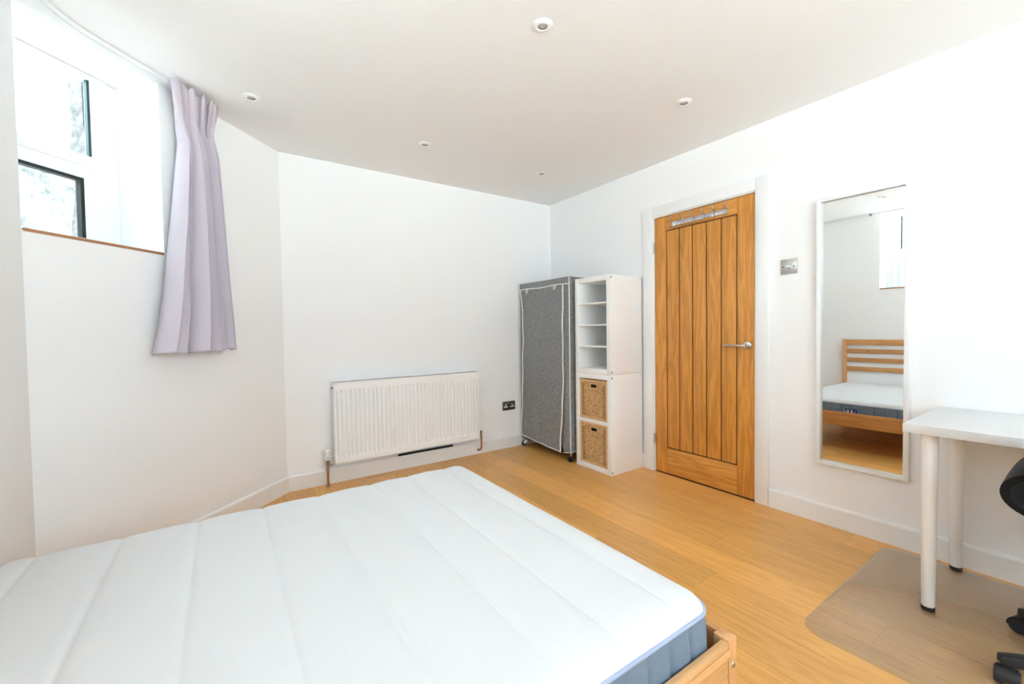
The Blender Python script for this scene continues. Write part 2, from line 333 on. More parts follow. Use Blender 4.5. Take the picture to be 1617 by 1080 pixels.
# ------------------------------------------------------------------ windows (local x = minus s along the wall, y = outward, z up)
def make_window(name, loc, rz, s0, s1, label, mullions=(), edge_end=9.0):
    w = empty(name, loc, rz); struct(w, label)
    D0, D1 = 0.25, 0.30
    def bx(part, sa, sb, za, zb, da, db, m='upvc', bev=0.003, parent=w):
        return B().box(-sb, -sa, da, db, za, zb).build(part, m, parent, world=False, bevel=bev)
    bx('sill', s0, s1, SILL - 0.0, SILL + 0.012, 0.006, D0, 'gloss', 0.002)
    bx('sill_edge', s0 + 0.002, min(s1, edge_end), SILL - 0.004, SILL + 0.008, -0.004, 0.006, 'sillwood', 0.001)
    # outer frame
    top = H - 0.002
    bx('packer', s0 + 0.001, s0 + 0.052, SILL + 0.012, top, D0 + 0.012, D1 - 0.004)
    bx('packer', s1 - 0.052, s1 - 0.001, SILL + 0.012, top, D0 + 0.012, D1 - 0.004)
    a, e = s0 + 0.052, s1 - 0.052
    stiles = [(a, a + 0.070)] + [(m - 0.04, m + 0.04) for m in mullions] + [(e - 0.070, e)]
    for sa, sb in stiles: bx('frame_stile', sa, sb, SILL + 0.012, top, D0, D1)
    bays = [(stiles[i][1], stiles[i + 1][0]) for i in range(len(stiles) - 1)]
    for sa, sb in bays:
        bx('head', sa, sb, H - 0.026, top, D0 + 0.001, D1)
        bx('transom', sa - 0.001, sb + 0.001, 1.953, 2.008, D0, D1)
        bx('bottom_rail', sa, sb, SILL + 0.012, SILL + 0.030, D0 + 0.001, D1)
        # fixed pane above: spacer strip at each side, then the glass
        g = B().box(-sb, -sa, D0 + 0.022, D0 + 0.026, 2.008, H - 0.026).build('pane', 'pane', w, world=False)
        for ss in (sa, sb - 0.011): B().box(-ss - 0.011, -ss, D0 + 0.012, D0 + 0.030, 2.008, H - 0.026).build('spacer', 'spacer', g, world=False)
        # opening casement below
        ca, ce, cz0, cz1 = sa - 0.006, sb + 0.006, SILL + 0.014, 1.947
        c = B(); k = 0.058; kb = 0.028
        c.box(-ce, -ca, D0 - 0.012, D1 - 0.01, cz1 - k, cz1); c.box(-ce, -ca, D0 - 0.012, D1 - 0.01, cz0, cz0 + kb)
        c.box(-ca - k, -ca, D0 - 0.012, D1 - 0.01, cz0 + kb, cz1 - k); c.box(-ce, -ce + k, D0 - 0.012, D1 - 0.01, cz0 + kb, cz1 - k)
        cs = c.build('casement', 'upvc', w, world=False)
        gk = B(); q = 0.015; ia, ie, i0, i1 = ca + k, ce - k, cz0 + kb, cz1 - k
        gk.box(-ie, -ia, D0 - 0.009, D0 + 0.02, i1 - q, i1); gk.box(-ie, -ia, D0 - 0.009, D0 + 0.02, i0, i0 + q)
        gk.box(-ia - q, -ia, D0 - 0.009, D0 + 0.02, i0 + q, i1 - q); gk.box(-ie, -ie + q, D0 - 0.009, D0 + 0.02, i0 + q, i1 - q)
        gk.build('gasket', 'gasket', cs, world=False)
        B().box(-ie + q, -ia - q, D0 + 0.006, D0 + 0.010, i0 + q, i1 - q).build('pane', 'pane', cs, world=False)
    # portal: only guides the sampling of the sky through this opening
    ld = bpy.data.lights.new(name + '_portal', 'AREA'); ld.shape = 'RECTANGLE'; ld.size = s1 - s0; ld.size_y = H - SILL; ld.cycles.is_portal = True
    lo = bpy.data.objects.new(name + '_portal', ld); COL.objects.link(lo)
    Mx = Matrix.Translation(loc) @ Matrix.Rotation(rz, 4, 'Z') @ Matrix.Translation((-(s0 + s1) / 2, TH + 0.005, (SILL + H) / 2)) @ Matrix.Rotation(R(-90), 4, 'X')
    lo.matrix_world = Mx
    return w
make_window('window_1', (-BL, 0, 0), R(45), *W1, 'white framed high window in the angled wall beside the curtain', edge_end=1.386)
make_window('window_2', (WX, -0.984, 0), R(90), *W2, 'white framed high window above the bed, seen in the mirror', mullions=((W2[0] + W2[1]) / 2,))
# unseen window added behind the camera to brighten the room: frame, three panes
w = struct(empty('window_3', (0, YB, 0)), 'unseen wide window added behind the camera to brighten the room')
fz0, fz1 = 0.95, H - 0.12
for xa, xb_ in ((-WF[0] - 0.06, -WF[0]), (-WF[1], -WF[1] + 0.06), (-1.68, -1.62), (-2.38, -2.32)): B().box(xa, xb_, YB - 0.09, YB - 0.03, fz0, fz1).build('frame_stile', 'upvc', w, bevel=0.003)
for za, zb in ((fz0, fz0 + 0.06), (fz1 - 0.06, fz1)): B().box(-WF[1] + 0.06, -WF[0] - 0.06, YB - 0.088, YB - 0.032, za, zb).build('frame_rail', 'upvc', w, bevel=0.003)
for xa, xb_ in ((-1.62, -WF[0] - 0.06), (-2.32, -1.68), (-WF[1] + 0.06, -2.38)): B().box(xa, xb_, YB - 0.062, YB - 0.058, fz0 + 0.06, fz1 - 0.06).build('pane', 'pane', w)
B().box(-WF[1], -WF[0], YB - 0.03, YB + 0.03, fz0, fz0 + 0.02).build('sill', 'gloss', w, bevel=0.003)
ld = bpy.data.lights.new('window_3_portal', 'AREA'); ld.shape = 'RECTANGLE'; ld.size = WF[1] - WF[0]; ld.size_y = fz1 - fz0; ld.cycles.is_portal = True
lo = bpy.data.objects.new('window_3_portal', ld); COL.objects.link(lo); lo.location = (-(WF[0] + WF[1]) / 2, YB - 0.125, (fz0 + fz1) / 2); lo.rotation_euler = (R(90), 0, 0)
# outside: rough stone jamb of the outer leaf, low garden wall, paving
def angw(s, D, z): return Vector((-BL - Q * s - Q * D, -Q * s + Q * D, z))
rs = random.Random(5)
def rough_block(b, s0, s1, D0, D1, z0, z1, n=10, a=0.012):
    def P(s, D, z): return angw(s, D, z)
    ring = []
    for k in range(n + 1):
        z = z0 + (z1 - z0) * k / n
        ring.append([P(s0 + rs.uniform(-a, a), D0, z), P(s1 + rs.uniform(-a, a), D0, z), P(s1 + rs.uniform(-a, a), D1 + rs.uniform(-a, a), z), P(s0 + rs.uniform(-a, a), D1 + rs.uniform(-a, a), z)])
    vs = [p for r in ring for p in r]; fs = [(0, 1, 2, 3)]
    for k in range(n):
        for i in range(4): j = (i + 1) % 4; fs.append((k * 4 + i, k * 4 + j, k * 4 + 4 + j, k * 4 + 4 + i))
    fs.append(tuple(n * 4 + i for i in range(4)))
    b.add(vs, fs)
b = B(); rough_block(b, 0.55, 0.955, 0.302, 0.40, 0.0, 2.9, 24, 0.010)
struct(b.build('trim_1', 'stone'), 'rough stone jamb outside the window')
b = B(); nk = 60; s_a, s_b = -0.4, 4.2
tops = [2.36 + rs.uniform(-0.03, 0.05) for _ in range(nk + 1)]
b.grid(lambda u, v: angw(s_a + (s_b - s_a) * u, 1.30 + 0.012 * math.sin(37 * u + 23 * v) * math.sin(51 * v + 8 * u), tops[round(u * nk)] * v), nk, 24)
b.grid(lambda u, v: angw(s_a + (s_b - s_a) * u, 1.55, tops[round(u * nk)] * v), nk, 2)
b.grid(lambda u, v: angw(s_a + (s_b - s_a) * u, 1.30 + 0.25 * v, tops[round(u * nk)]), nk, 1)
for u_ in (0, 1): b.grid(lambda u, v: angw(s_a if u_ == 0 else s_b, 1.30 + 0.25 * u, tops[0 if u_ == 0 else nk] * v), 1, 2)
struct(b.build('wall_garden', 'stone'), 'weathered stone garden wall outside the window')
struct(B().box(-30, WX - TH - 0.02, -30, 30, 0.70, 0.80).build('ground_outside', 'ground'), 'paved ground outside the high windows')
struct(B().box(WX - TH, 30, -30, YB - 0.14, -0.2, -0.1).build('terrace_outside', 'ground'), 'unseen paved terrace outside the added window, bounces light in')

# ------------------------------------------------------------------ door
d = empty('door_1', (0, (DOOR_Y0 + DOOR_Y1) / 2, 0)); struct(d, 'oak door with five upright boards and a lever handle')
xf, xb = 0.004, 0.044                         # leaf faces
py0, py1, pz0, pz1 = -1.3795, -1.9150, 0.206, 1.876
B().box(0.012, xb - 0.006, DOOR_Y1 + 0.02, DOOR_Y0 - 0.02, 0.03, DOOR_Z - 0.02).build('core', 'groove', d)
B().box(xf, xb, DOOR_Y0 - 0.003, py0 + 0.0045, 0.006, DOOR_Z).build('stile', 'oakdoor_v', d, bevel=0.0015)
B().box(xf, xb, DOOR_Y1 + 0.003, py1 - 0.0045, 0.006, DOOR_Z).build('stile', 'oakdoor_v', d, bevel=0.0015)
B().box(xf, xb, py0 + 0.003, py1 - 0.003, pz1 + 0.0045, DOOR_Z).build('top_rail', 'oakdoor_h', d, bevel=0.0015)
B().box(xf, xb, py0 + 0.003, py1 - 0.003, 0.006, pz0 - 0.0045).build('bottom_rail', 'oakdoor_h', d, bevel=0.0015)
pw = (py0 - py1) / 5
for k in range(5):
    ya = py0 - k * pw - 0.0045; yb = py0 - (k + 1) * pw + 0.0045
    B().box(xf + 0.001, xb, yb, ya, pz0 + 0.0045, pz1 - 0.0045).build('plank', 'oakdoor_v', d, bevel=0.002)
hz, hy = 1.010, -1.988
hd = B().lathe([(0.0, -0.002), (0.026, -0.002), (0.027, 0.003), (0.0265, 0.009), (0.024, 0.0105), (0.0, 0.0105)], (xf, hy, hz), (-1, 0, 0), 28).build('handle_rose', 'chrome', d, smooth=True)
pts = [(xf - 0.008, hy, hz), (xf - 0.035, hy, hz), (xf - 0.046, hy + 0.003, hz), (xf - 0.052, hy + 0.012, hz), (xf - 0.053, hy + 0.03, hz), (xf - 0.053, hy + 0.128, hz - 0.001)]
B().tube(pts, 0.0095, 14).build('lever', 'chrome', hd, smooth=True)
for za, zb in ((1.716, 1.797), (0.218, 0.298)):
    hg = B().cyl((-0.006, DOOR_Y0 + 0.002, za), (-0.006, DOOR_Y0 + 0.002, zb), 0.0055, 12)
    for k in range(1, 5): hg.cyl((-0.006, DOOR_Y0 + 0.002, za + (zb - za) * k / 5 - 0.0006), (-0.006, DOOR_Y0 + 0.002, za + (zb - za) * k / 5 + 0.0006), 0.0062, 12)
    hg.box(-0.003, 0.002, DOOR_Y0 - 0.002, DOOR_Y0 + 0.006, za, zb)
    hg.build('hinge', 'steel', d, smooth=True)
B().box(0.006, 0.03, DOOR_Y1 - 0.001, DOOR_Y1 + 0.004, 0.985, 1.035).build('latch_plate', 'dark_chrome', d)
# lining and architrave
lin = B(); g = 0.016
lin.box(-0.004, 0.118, DOOR_Y0 + 0.0005, DOOR_Y0 + g - 0.0005, 0, DOOR_Z + g - 0.0005); lin.box(-0.004, 0.118, DOOR_Y1 - g + 0.0005, DOOR_Y1 - 0.0005, 0, DOOR_Z + g - 0.0005); lin.box(-0.004, 0.118, DOOR_Y1, DOOR_Y0, DOOR_Z + 0.003, DOOR_Z + g - 0.0005)
lin.box(0.048, 0.060, DOOR_Y0 - 0.014, DOOR_Y0 + 0.001, 0, DOOR_Z); lin.box(0.048, 0.060, DOOR_Y1 - 0.001, DOOR_Y1 + 0.014, 0, DOOR_Z); lin.box(0.048, 0.060, DOOR_Y1, DOOR_Y0, DOOR_Z - 0.012, DOOR_Z + 0.003)
lin.build('lining', 'gloss', d)
ao0, ao1, az = -1.178, -2.122, 2.076
for nm, bx_ in (('architrave', (-0.018, -0.0005, DOOR_Y0 + 0.010, ao0, 0, az)), ('architrave', (-0.018, -0.0005, ao1, DOOR_Y1 - 0.010, 0, az)), ('architrave', (-0.018, -0.0005, DOOR_Y1 - 0.0095, DOOR_Y0 + 0.0095, DOOR_Z + 0.010, az))):
    B().box(*bx_).build(nm, 'gloss', d, bevel=0.003)
struct(B().box(0.125, 0.14, -2.4, -0.9, 0, 2.3).build('wall_hall', 'wall'), 'hall wall beyond the door')

# coat hooks hang on the door
t = tag(empty('coat_hook_rail', (xf, (-1.435 - 1.852) / 2, 1.90)), 'chrome rail of six coat hooks at the top of the oak door', 'hook rail')
B().box(xf - 0.006, xf - 0.0005, -1.852, -1.435, 1.9, 1.930).build('bar', 'chrome', t, bevel=0.001)
for yy in (-1.458, -1.829): B().lathe([(0.0, 0), (0.005, 0), (0.004, 0.003), (0.0, 0.004)], (xf - 0.006, yy + (0.012 if yy > -1.6 else -0.004) - 0.02, 1.915), (-1, 0, 0), 10).build('screw', 'zinc', t, smooth=True)
for k in range(6):
    y = -1.440 - k * (0.407 / 5)
    h = B().box(xf - 0.010, xf - 0.006, y - 0.0075, y + 0.0075, 1.888, 1.934)
    h.tube([(xf - 0.009, y, 1.930), (xf - 0.016, y, 1.936), (xf - 0.024, y, 1.948), (xf - 0.030, y, 1.962), (xf - 0.032, y, 1.968)], 0.0045, 8)
    h.tube([(xf - 0.009, y, 1.893), (xf - 0.020, y, 1.886), (xf - 0.030, y, 1.888), (xf - 0.035, y, 1.898)], 0.0042, 8)
    h.build('hook', 'chrome', t, smooth=True)

# ------------------------------------------------------------------ wall mirror
my0, my1, mz0, mz1 = -2.383, -2.783, 0.347, 1.845
t = tag(empty('wall_mirror', (0, (my0 + my1) / 2, mz0)), 'tall rectangular wall mirror in a slim white frame', 'mirror')
fw_ = 0.022
for bx_ in ((my1, my1 + fw_, mz0, mz1), (my0 - fw_, my0, mz0, mz1), (my1 + fw_, my0 - fw_, mz1 - fw_, mz1), (my1 + fw_, my0 - fw_, mz0, mz0 + fw_)):
    B().box(-0.030, -0.001, bx_[0], bx_[1], bx_[2], bx_[3]).build('frame_side', 'gloss', t, bevel=0.0012)
B().box(-0.012, -0.006, my1 + fw_ - 0.004, my0 - fw_ + 0.004, mz0 + fw_ - 0.004, mz1 - fw_ + 0.004).build('mirror_glass', 'mirror', t)
B().box(-0.006, -0.002, my1 + 0.01, my0 - 0.01, mz0 + 0.01, mz1 - 0.01).build('backing', 'shelf', t)

# ------------------------------------------------------------------ light switch and socket
t = tag(empty('dimmer_switch', (0, -2.231, 1.447)), 'brushed steel dimmer switch on the wall between door and mirror', 'light switch')
B().box(-0.006, -0.0005, -2.276, -2.186, 1.446, 1.534).build('plate', 'steel', t, bevel=0.002)
B().lathe([(0.0115, 0), (0.0115, 0.004), (0.0095, 0.006), (0.009, 0.016), (0.007, 0.018), (0, 0.018)], (-0.006, -2.231, 1.489), (-1, 0, 0), 20).build('knob', 'chrome', t, smooth=True)
for y in (-2.201, -2.261): B().lathe([(0.0045, 0), (0.004, 0.0015), (0, 0.002)], (-0.006, y, 1.489), (-1, 0, 0), 10).build('screw', 'dark_chrome', t, smooth=True)
t = tag(empty('wall_socket', (-0.547, 0, 0.36)), 'double black nickel wall socket between radiator and grey wardrobe', 'socket')
B().box(-0.620, -0.474, -0.008, -0.0005, 0.361, 0.447).build('plate', 'dark_chrome', t, bevel=0.002)
for cx in (-0.583, -0.511):
    for dx, dz, w, h in ((0, 0.009, 0.0045, 0.010), (-0.011, -0.010, 0.009, 0.0055), (0.011, -0.010, 0.009, 0.0055)):
        B().box(cx + dx - w, cx + dx + w, -0.0095, -0.0075, 0.404 + dz - h * 1.0, 0.404 + dz + h * 1.0).build('pin_hole', 'white_plastic', t)
for cx in (-0.562, -0.532): B().box(cx - 0.006, cx + 0.006, -0.012, -0.0075, 0.422, 0.440).build('rocker', 'chrome', t, bevel=0.001)
for cx in (-0.607, -0.487): B().lathe([(0.003, 0), (0.0028, 0.001), (0, 0.0012)], (cx, -0.008, 0.404), (0, -1, 0), 10).build('screw', 'zinc', t, smooth=True)

# ------------------------------------------------------------------ radiator
rx0, rx1, rz0, rz1, ry = -2.156, -0.934, 0.163, 0.770, -0.102
t = tag(empty('radiator', ((rx0 + rx1) / 2, 0, rz0)), 'white ribbed panel radiator on the wall below the blank white wall', 'radiator')
NF = 36
def radf(u, v):
    x_ = rx0 + (rx1 - rx0) * u; z_ = rz0 + (rz1 - rz0) * v
    m_ = 0.018
    uu = (x_ - rx0 - m_) / (rx1 - rx0 - 2 * m_)
    dep = 0.0
    if 0 < uu < 1:
        ph = (uu * NF) % 1.0
        w = max(0, min(1, (abs(ph - 0.5) - 0.27) / 0.12)); w = w * w * (3 - 2 * w)     # grooves between raised ribs
        fz = min(1, max(0, (z_ - rz0 - 0.040) / 0.018)) * min(1, max(0, (rz1 - 0.062 - z_) / 0.018))
        dep = 0.015 * w * fz
    return (x_, ry + dep, z_)
b = B(); zs = [0, 0.06, 0.066, 0.075, 0.085, 0.096, 0.105, 0.5, 0.86, 0.868, 0.878, 0.888, 0.898, 0.91, 1.0]
nu = NF * 10 + 12; nv = len(zs) - 1
b.add([radf(i / nu, z_) for z_ in zs for i in range(nu + 1)], [(j * (nu + 1) + i, j * (nu + 1) + i + 1, (j + 1) * (nu + 1) + i + 1, (j + 1) * (nu + 1) + i) for j in range(nv) for i in range(nu)])
b.build('front_panel', 'rad', t, smooth=True, angle=60)
B().box(rx0 + 0.004, rx1 - 0.004, -0.048, -0.036, rz0 + 0.004, rz1 - 0.008).build('rear_panel', 'rad', t)
for xa in (rx0, rx1 - 0.004): B().box(xa, xa + 0.004, ry + 0.0005, -0.036, rz0, rz1 - 0.004).build('side_cover', 'rad', t)
gr = B().box(rx0, rx1, ry, ry + 0.010, rz1 - 0.004, rz1); gr.box(rx0, rx1, -0.046, -0.036, rz1 - 0.004, rz1)
for k in range(62): xx = rx0 + 0.002 + k * (rx1 - rx0 - 0.010) / 61; gr.box(xx, xx + 0.006, ry + 0.01, -0.046, rz1 - 0.005, rz1 - 0.001)
gr.build('top_grille', 'rad', t)
fin = B()
for k in range(48): xx = rx0 + 0.03 + k * (rx1 - rx0 - 0.06) / 47; fin.box(xx, xx + 0.001, -0.088, -0.048, rz0 + 0.04, rz1 - 0.04)
fin.build('convector_fins', 'rad', t)
for xx in (rx0 + 0.18, rx1 - 0.18): B().box(xx, xx + 0.04, -0.036, -0.001, rz0 + 0.05, rz1 - 0.05).build('bracket', 'rad', t)
bv = B().cyl((rx0 - 0.010, -0.07, rz1 - 0.045), (rx0 + 0.002, -0.07, rz1 - 0.045), 0.0085, 6); bv.cyl((rx0 - 0.016, -0.07, rz1 - 0.045), (rx0 - 0.010, -0.07, rz1 - 0.045), 0.004, 8); bv.build('bleed_valve', 'brass', t, smooth=True)
vx, vy = -2.203, -0.068
vb = B().lathe([(0.0075, 0.115), (0.0125, 0.116), (0.0125, 0.135), (0.0105, 0.14), (0.0105, 0.165), (0.0145, 0.168), (0.0145, 0.196), (0.0, 0.197)], (vx, vy, 0), (0, 0, 1), 16)
vb.cyl((vx, vy, 0.152), (rx0 + 0.003, -0.07, 0.190 - 0.02), 0.009, 10); vb.cyl((vx + 0.016, vy, 0.160), (vx + 0.030, vy, 0.164), 0.0135, 6)
vo = vb.build('valve_body', 'brass', t, smooth=True)
B().lathe([(0.013, 0.196), (0.0175, 0.199), (0.0185, 0.205), (0.0185, 0.222), (0.0205, 0.226), (0.0205, 0.262), (0.019, 0.270), (0.016, 0.274), (0.0, 0.274)], (vx, vy, 0), (0, 0, 1), 24).build('thermostat_cap', 'white_plastic', vo, smooth=True)
for k in range(3): B().box(vx - 0.010 + k * 0.008, vx - 0.007 + k * 0.008, vy - 0.0215, vy - 0.019, 0.212, 0.218).build('dial_mark', 'black', vo)
B().tube([(vx, vy, 0.0), (vx, vy, 0.06), (vx, vy, 0.118)], 0.0078, 12).build('pipe', 'copper', t, smooth=True)
B().lathe([(0.011, 0.001), (0.011, 0.02), (0.009, 0.024)], (vx, vy, 0), (0, 0, 1), 12).build('pipe_collar', 'brass', t, smooth=True)
vx2, vy2 = -0.897, -0.070
B().lathe([(0.0075, 0.155), (0.0115, 0.157), (0.0115, 0.176), (0.0085, 0.180), (0.0085, 0.20), (0.012, 0.203), (0.012, 0.222), (0.008, 0.226), (0.0, 0.226)], (vx2, vy2, 0), (0, 0, 1), 16).cyl((vx2, vy2, 0.190), (rx1 - 0.003, -0.07, 0.190), 0.008, 10).build('lockshield_valve', 'brass', t, smooth=True)
B().tube([(vx2, vy2, 0.16), (vx2, vy2, 0.10), (vx2, vy2 + 0.003, 0.070), (vx2 - 0.002, vy2 + 0.012, 0.052), (vx2 - 0.005, vy2 + 0.026, 0.043), (vx2 - 0.007, -0.014, 0.040)], 0.0078, 12).build('pipe', 'copper', t, smooth=True)
B().lathe([(0.012, 0), (0.012, 0.012)], (vx2 - 0.007, -0.0165, 0.040), (0, -1, 0), 12).build('pipe_collar', 'brass', t, smooth=True)

# ------------------------------------------------------------------ ceiling downlights
def downlight(x_, y_):
    t = empty('ceiling_downlight', (x_, y_, H))
    B().lathe([(0.0195, -0.002), (0.0200, -0.0075), (0.024, -0.0095), (0.034, -0.0075), (0.0415, -0.0035), (0.0425, -0.0003), (0.0, -0.0003)], (0, 0, 0), (0, 0, 1), 40).build('trim_ring', 'gloss', t, world=False, smooth=True)
    B().lathe([(0.0, -0.0045), (0.013, -0.0045), (0.0165, -0.0035), (0.0165, -0.001), (0.0, -0.001)], (0, 0, 0), (0, 0, 1), 28).build('lamp', 'lens', t, world=False, smooth=True)
    B().lathe([(0.0165, -0.0015), (0.0165, -0.0050), (0.0195, -0.0060), (0.0195, -0.0015)], (0, 0, 0), (0, 0, 1), 28).build('lamp_rim', 'dark_chrome', t, world=False, smooth=True)
    return t
dl = downlight(-1.68, -1.985)
LD = [(-1.68, -1.985, 'recessed ceiling downlight nearest the viewer, top centre of the photo'), (-2.655, -0.70, 'recessed ceiling downlight nearest the curtain'),
      (-0.633, -1.951, 'recessed ceiling downlight in front of the door'), (-1.648, -0.667, 'recessed ceiling downlight above the radiator'),
      (-0.643, -0.672, 'small far recessed ceiling downlight above the grey wardrobe'), (-2.64, -2.0, 'recessed ceiling downlight seen only in the mirror')]
for k, (x_, y_, lb) in enumerate(LD):
    o = dl if k == 0 else copy_tree(dl)
    o.location = (x_, y_, H); tag(o, lb, 'ceiling light', 'recessed ceiling downlights')

# ------------------------------------------------------------------ curtain track and curtain
def arc_track(off, z):
    pts = []
    e1 = Vector((-BL, 0, 0)) + Vector((Q, -Q, 0)) * off; d1 = Vector((-Q, -Q, 0))
    k = off * math.tan(R(22.5))
    corner = e1 + d1 * (LL - k)
    rr = 0.22
    for s in (0.60, 0.8): pts.append(e1 + d1 * s)
    for i in range(9):
        w = i / 8; a = corner - d1 * rr; c = corner + Vector((0, -1, 0)) * rr
        pts.append(a * (1 - w) ** 2 + corner * 2 * w * (1 - w) + c * w ** 2)
    for y_ in (-2.0, -3.2, -4.6): pts.append(Vector((corner.x, y_, 0)))
    return [Vector((p.x, p.y, z)) for p in pts]
t = tag(empty('curtain_track', (-BL - 0.7, -0.7, H)), 'white curtain track on the ceiling running along the window walls', 'curtain track')
pts = arc_track(0.075, 0)
b = B(); vs = []; prof = [(-0.007, H - 0.0008), (0.007, H - 0.0008), (0.007, H - 0.020), (0.0025, H - 0.020), (0.0025, H - 0.017), (-0.0025, H - 0.017), (-0.0025, H - 0.020), (-0.007, H - 0.020)]
for i, p in enumerate(pts):
    tg = (pts[min(i + 1, len(pts) - 1)] - pts[max(i - 1, 0)]).normalized(); nn = Vector((-tg.y, tg.x, 0))
    vs += [(p + nn * a).to_tuple()[:2] + (z,) for a, z in prof]
k = len(prof); fs = [tuple(range(k)), tuple(range(len(vs) - 1, len(vs) - k - 1, -1))]
for i in range(len(pts) - 1):
    for j in range(k): fs.append((i * k + j, i * k + (j + 1) % k, (i + 1) * k + (j + 1) % k, (i + 1) * k + j))
b.add(vs, fs).build('rail', 'upvc', t)
for p in (pts[9], Vector((pts[-1].x, -1.7, 0)), Vector((pts[-1].x, -2.9, 0))):
    B().box(p.x - 0.011, p.x + 0.011, p.y - 0.011, p.y + 0.011, H - 0.024, H - 0.001).build('bracket', 'cap', t, bevel=0.002)

def lerp_tab(tab, v):
    for (a, fa), (b_, fb) in zip(tab, tab[1:]):
        if v <= b_: w = (v - a) / (b_ - a); w = w * w * (3 - 2 * w) if False else w; return fa + (fb - fa) * w
    return tab[-1][1]
LE = [(0, 0.872), (0.03, 0.845), (0.07, 0.808), (0.12, 0.790), (0.2, 0.790), (0.5, 0.842), (0.8, 0.898), (0.92, 0.930), (1.0, 0.955)]
RE = [(0, 0.600), (0.03, 0.588), (0.06, 0.578), (0.15, 0.570), (0.3, 0.562), (0.6, 0.542), (0.85, 0.520), (1.0, 0.508)]
ZT, ZB = 2.388, 1.040
# broad ridges between narrow creases; the crease positions drift down the cloth (u: 0 = left edge as seen)
CRE = ((0.0, 0.0), (0.17, 0.20), (0.30, 0.385), (0.47, 0.610), (0.66, 0.765), (0.84, 0.885), (1.0, 1.0))
def fold(u, v):
    cs = [a + (b_ - a) * min(1, v * 1.1) + 0.010 * math.sin(6 * v + 9 * a) * (0 < a < 1) for a, b_ in CRE]
    for k in range(len(cs) - 1):
        if u <= cs[k + 1] or k == len(cs) - 2:
            t_ = min(1, max(0, (u - cs[k]) / (cs[k + 1] - cs[k]))); break
    hgt = (0.075, 0.040, 0.085, 0.078, 0.042, 0.060)[k]
    skew = t_ ** (0.8, 1.2, 0.85, 1.25, 0.9, 1.1)[k]
    return hgt * math.sin(math.pi * skew) ** 0.5, t_, k
def cur(u, v):
    le, re = lerp_tab(LE, v), lerp_tab(RE, v)
    hw = max(0.0, 1 - v / 0.14)
    f_, t_, k = fold(u, v)
    amp = lerp_tab([(0, 0.55), (0.10, 0.50), (0.2, 0.75), (0.5, 1.0), (1.0, 1.15)], v)
    d_ = f_ * amp
    # pinch pleats of the heading: tight loops standing off the track
    d_ += hw * 0.020 * math.sin(2 * math.pi * (u * 9.0 + 0.2)) + hw * 0.012 * math.sin(2 * math.pi * u * 4 + 1)
    s_wob = hw * 0.016 * math.sin(2 * math.pi * 9.0 * u + 1.7 + 4 * v)
    s = le + (re - le) * u + s_wob - 0.010 * math.sin(2 * math.pi * t_) * (1 - hw)
    dd = 0.050 + d_ + 0.045 * math.exp(-(v / 0.05) ** 2) - 0.012 * math.exp(-((v - 0.12) / 0.05) ** 2)
    z = ZT + (ZB - ZT) * v + hw * (0.010 * math.sin(2 * math.pi * 9.0 * u + 0.6) - 0.006) + v ** 6 * 0.006 * math.sin(2 * math.pi * 2.5 * u)
    return angw(s, -max(dd, 0.03), z)
cu = B().grid(cur, 220, 110).build('curtain', 'curtain', None, smooth=True, angle=80)
md = cu.modifiers.new('thickness', 'SOLIDIFY'); md.thickness = 0.0025; md.offset = 0
ct = empty('lilac_curtain', angw(0.72, -0.088, ZB)); tag(ct, 'short lilac-grey pinch-pleated curtain drawn to the right of the window', 'curtain')
cu.name = 'curtain_cloth'; cu.parent = ct; cu.matrix_parent_inverse = Matrix.Translation(ct.location).inverted()
b = B().tube([tuple(cur(i / 200, 0.985) + Vector((Q, -Q, 0)) * 0.0016) for i in range(201)], 0.0012, 6)
b.build('hem_stitch', 'curtain', ct, smooth=True)
for k in range(7):
    p = cur(0.06 + k * 0.145, 0.004)
    B().tube([(p.x, p.y, p.z - 0.014), (p.x, p.y, p.z - 0.004), (p.x, p.y, p.z + 0.003)], 0.003, 6).build('hook', 'white_plastic', ct, smooth=True)

# ------------------------------------------------------------------ fabric wardrobe
wx0, wx1, wy0, wy1, wz0, wz1 = -0.412, -0.022, -0.020, -0.735, 0.088, 1.574
t = tag(empty('fabric_wardrobe', ((wx0 + wx1) / 2, (wy0 + wy1) / 2, 0)), 'grey cloth wardrobe with white piping on castors beside the white shelves', 'wardrobe')
def cover_wr(y_, z_): return 0.003 * math.sin(7 * z_ + 5 * y_) + 0.002 * math.sin(19 * z_ - 11 * y_) + 0.0015 * math.sin(31 * y_ + 3 * z_)
b = B()
b.grid(lambda u, v: (wx0 + cover_wr(wy0 + (wy1 - wy0) * u, wz0 + (wz1 - wz0) * v) * (4 * v * (1 - v)), wy0 + (wy1 - wy0) * u, wz0 + (wz1 - wz0) * v), 30, 60)
b.grid(lambda u, v: (wx0 + (wx1 - wx0) * u, wy1 + cover_wr(u * 2, wz0 + (wz1 - wz0) * v) * 4 * v * (1 - v) * 4 * u * (1 - u), wz0 + (wz1 - wz0) * v), 16, 60)
b.grid(lambda u, v: (wx0 + (wx1 - wx0) * u, wy0, wz0 + (wz1 - wz0) * v), 2, 2)
b.grid(lambda u, v: (wx1, wy0 + (wy1 - wy0) * u, wz0 + (wz1 - wz0) * v), 2, 2)
b.grid(lambda u, v: (wx0 + (wx1 - wx0) * u, wy0 + (wy1 - wy0) * v, wz1 - 0.018 * math.sin(math.pi * u) ** 0.5 * math.sin(math.pi * v) ** 0.5), 14, 20)
b.grid(lambda u, v: (wx0 + (wx1 - wx0) * u, wy0 + (wy1 - wy0) * v, wz0 + 0.002), 2, 2)
cov = b.build('cover', 'grey_cloth', t, smooth=True, angle=50)
